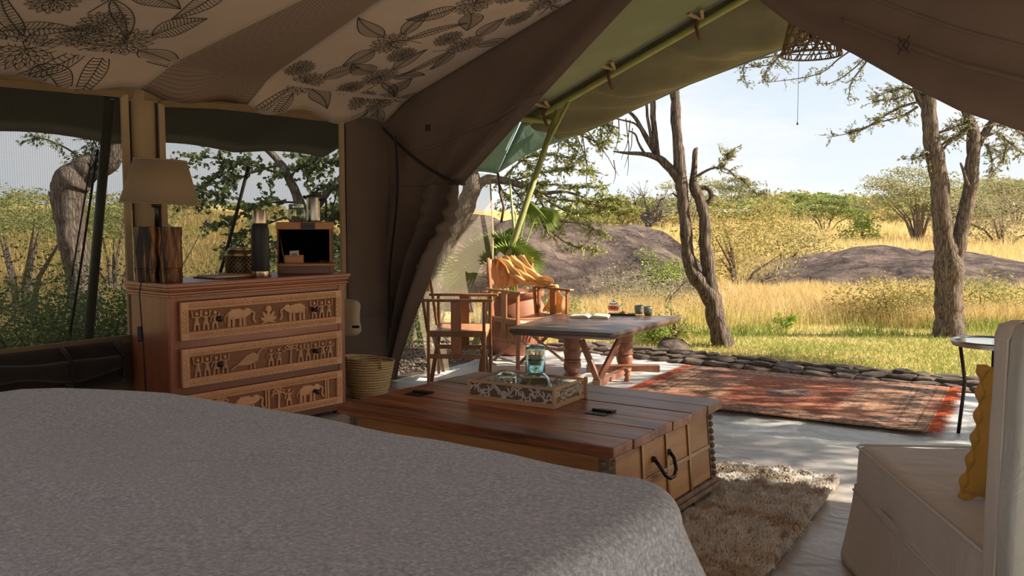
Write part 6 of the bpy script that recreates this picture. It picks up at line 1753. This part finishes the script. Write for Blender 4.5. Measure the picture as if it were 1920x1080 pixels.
# umbrella acacias on the plain
bush('umbrella_acacia', 'wide umbrella-shaped acacia on the plain left of the double tree', 1722, 470, 5.6, 3.6, GREY_G, 9000, cat='tree', group='acacias on the plain', depth=42, shape='umbrella', stems=14, dens=1.3, lsz=.11)
bush('umbrella_acacia', 'dark flat-topped acacia on the plain above the rock slab', 1546, 458, 5.2, 2.2, DARKG + GREEN, 6000, cat='tree', group='acacias on the plain', depth=55, shape='umbrella', stems=9, dens=1.1, lsz=.15)
bush('umbrella_acacia', 'grey acacia right of the double tree near the frame edge', 1905, 455, 7.0, 3.6, GREY_G, 7000, cat='tree', group='acacias on the plain', depth=60, shape='umbrella', stems=9, dens=1.2, lsz=.16)
bush('umbrella_acacia', 'small flat acacia on the skyline right of the forked tree', 1370, 425, 5.0, 4.2, GREY_G, 2600, cat='tree', group='acacias on the plain', depth=85, shape='umbrella', stems=9, dens=.8, lsz=.2)
bush('umbrella_acacia', 'smallest flat-topped acacia standing alone on the skyline', 1397, 422, 3.0, 3.4, GREY_G, 900, cat='tree', group='acacias on the plain', depth=95, shape='umbrella', stems=5, dens=.5, lsz=.2)
bush('umbrella_acacia', 'pale acacia on the skyline behind the forked trunk', 1292, 425, 4.6, 3.8, GREY_G, 2400, cat='tree', group='acacias on the plain', depth=60, shape='umbrella', stems=8, dens=.7, lsz=.14)
# bare pale tree on the outcrop
t6 = Tree('bare_tree', 'pale leafless thorn tree on the granite outcrop against the sky', 'tree', tuple(at(1213, 425, 21)), 'bark_grey')
K = lambda px, py, dy=0: at(px, py, 21 + dy)
for pts in ([(1214, 428), (1216, 410), (1213, 390), (1207, 368)], [(1216, 412), (1230, 395), (1240, 375)], [(1214, 415), (1200, 398), (1190, 382)], [(1218, 420), (1232, 412), (1243, 395)]):
    br = t6.limb([K(*p) for p in pts], [.09, .06, .04, .015][:len(pts)], 6, tgt='tr'); t6.twigs(br, 26, .5, 7, .4, 0, .010)
t6.done([(.34, .32, .22), (.40, .38, .26)], .07, .4)
# distant tree line, haze put into its lightened leaf colours
far = [None]
def far_copy(px, depth, w, h, where):
    if far[0] is None:
        far[0] = [bush('distant_tree', lab_, 1480, 430, 6, 2.6, c, 900, cat='tree', group='trees of the distant tree line', depth=110, shape=sh_, stems=4, dens=.7, lsz=.42) for c, sh_, lab_ in ((GREY_G, 'umbrella', 'grey flat-topped distant acacia in the hazy tree line'), (GREEN, 'dome', 'round green distant bush in the hazy tree line'), (OLIVE, 'dome', 'round olive-brown distant bush in the hazy tree line'), (GREEN, 'umbrella', 'green flat-topped distant acacia in the hazy tree line'))]
    s0 = far[0][rnd.randrange(4)]; c = copy_tree(s0); x = (px - 960) / FPX * depth
    c.location = (x, depth, float(H(x, depth)) - .1); c.scale = (w / 6, w / 6, h / 2.6); c.rotation_euler = (0, 0, rnd.uniform(0, 6)); c['label'] = s0['label'] + where; c['group'] = 'distant trees' + where; return c
for k in range(120):
    px = 1285 + 640 * (k + rnd.random()) / 120; dp_ = rnd.choice((75, 95, 120, 150, 190, 240)) * rnd.uniform(.9, 1.1)
    far_copy(px, dp_, rnd.uniform(4, 9) * (.6 + dp_ / 250), rnd.uniform(1.4, 3.0) * (.6 + dp_ / 300), ' right of the forked tree')
for k in range(16): far_copy(1100 + 200 * rnd.random(), rnd.uniform(60, 120), rnd.uniform(3, 6), rnd.uniform(1.2, 2.4), ' beyond the granite outcrop')
for k in range(22): far_copy(-20 + 660 * rnd.random(), rnd.uniform(60, 110), rnd.uniform(2, 5), rnd.uniform(.7, 1.6), ' seen through the side windows')

# ================================================================== GRASS
def grass(name, label, n, dlim, pxr, hh, ww, cols, lean=.35, clump=.5, keep=None, dpow=1.0, wt=None):
    """blades over the ground, nearer ones denser (equal numbers per distance step)"""
    d = dlim[0] * (dlim[1] / dlim[0]) ** (nr.random(n) ** dpow); px = pxr[0] + (pxr[1] - pxr[0]) * nr.random(n)
    q = (px - 960) / FPX; x = q * d; y = d
    x = x + nr.normal(0, .05, n); nz = np.array([mnoise.noise(Vector((a * .9, b_ * .9, 5.0))) for a, b_ in zip(x, y)])
    k = (nz + clump + nr.normal(0, .2, n)) > 0
    if keep is not None: k &= keep(x, y)
    x, y, nz = x[k], y[k], nz[k]; n = len(x)
    z = H(x, y) - .01; s_ = (.55 + .75 * nr.random(n)) * (1 + .5 * nz); h = hh * s_; w = ww * (y / dlim[0]) ** .9
    a = nr.random(n) * 6.28; l = lean * h * (.4 + nr.random(n)); dx, dy = np.cos(a) * l, np.sin(a) * l
    b_ = nr.random(n) * 3.14; wx, wy = np.cos(b_) * w, np.sin(b_) * w * .5
    V = np.stack([np.stack([x - wx, y - wy, z], 1), np.stack([x + wx, y + wy, z], 1), np.stack([x + wx * .7 + dx * .35, y + wy * .7 + dy * .35, z + h * .6], 1), np.stack([x - wx * .7 + dx * .35, y - wy * .7 + dy * .35, z + h * .6], 1), np.stack([x + dx, y + dy, z + h], 1)], 1).reshape(-1, 3)
    i = np.arange(n) * 5; F = np.concatenate([np.stack([i, i + 1, i + 2], 1), np.stack([i, i + 2, i + 3], 1), np.stack([i + 3, i + 2, i + 4], 1)])
    C_ = np.array(cols); sel = np.clip(((nz * 1.4 + .5) + nr.normal(0, .25, n)) * len(C_), 0, len(C_) - 1).astype(int)
    c = C_[sel] * (.75 + .5 * nr.random((n, 1)))
    o = np_mesh(name, V, F, M['tint_grass'], None, np.repeat(c, 5, axis=0)); tag(o, label, 'grass', kind='stuff'); return o
GOLD = [(.56, .50, .17), (.74, .55, .26), (.86, .66, .36), (.90, .72, .42), (.72, .54, .24)]
LAWN = [(.60, .50, .24), (.42, .41, .14), (.29, .36, .08), (.24, .33, .07), (.50, .44, .18)]
def off_porch(x, y):
    rx, ry = x - TC.x, y - TC.y; u = rx * TU.x + ry * TU.y; v = rx * TV.x + ry * TV.y
    return (u > 3.02) | ((v < -2.4))
grass('short_grass', 'short green and straw-coloured lawn grass around the two trees', 70000, (8.0, 12.2), (560, 1990), .05, .0035, LAWN, .7, .7, off_porch)
grass('tall_grass', 'tall golden dry grass between the lawn and the rocks', 60000, (11.5, 17), (900, 1990), .27, .004, GOLD, .35, .25, None, 1.0)
grass('green_tufts', 'taller green grass tufts scattered at the edge of the lawn', 16000, (10.6, 13.5), (900, 1990), .16, .005, LAWN[1:4], .5, -.1)
grass('plain_grass', 'pale dry grass covering the plain beyond the rocks', 60000, (19, 75), (1000, 1990), .42, .008, GOLD[:3], .3, .45)
grass('window_grass', 'golden and green grass on the slope outside the side windows', 60000, (8.0, 60), (-60, 820), .34, .006, [(.30, .28, .10), (.24, .25, .08), (.46, .35, .16), (.40, .32, .13), (.54, .40, .19)], .35, .4, off_porch)
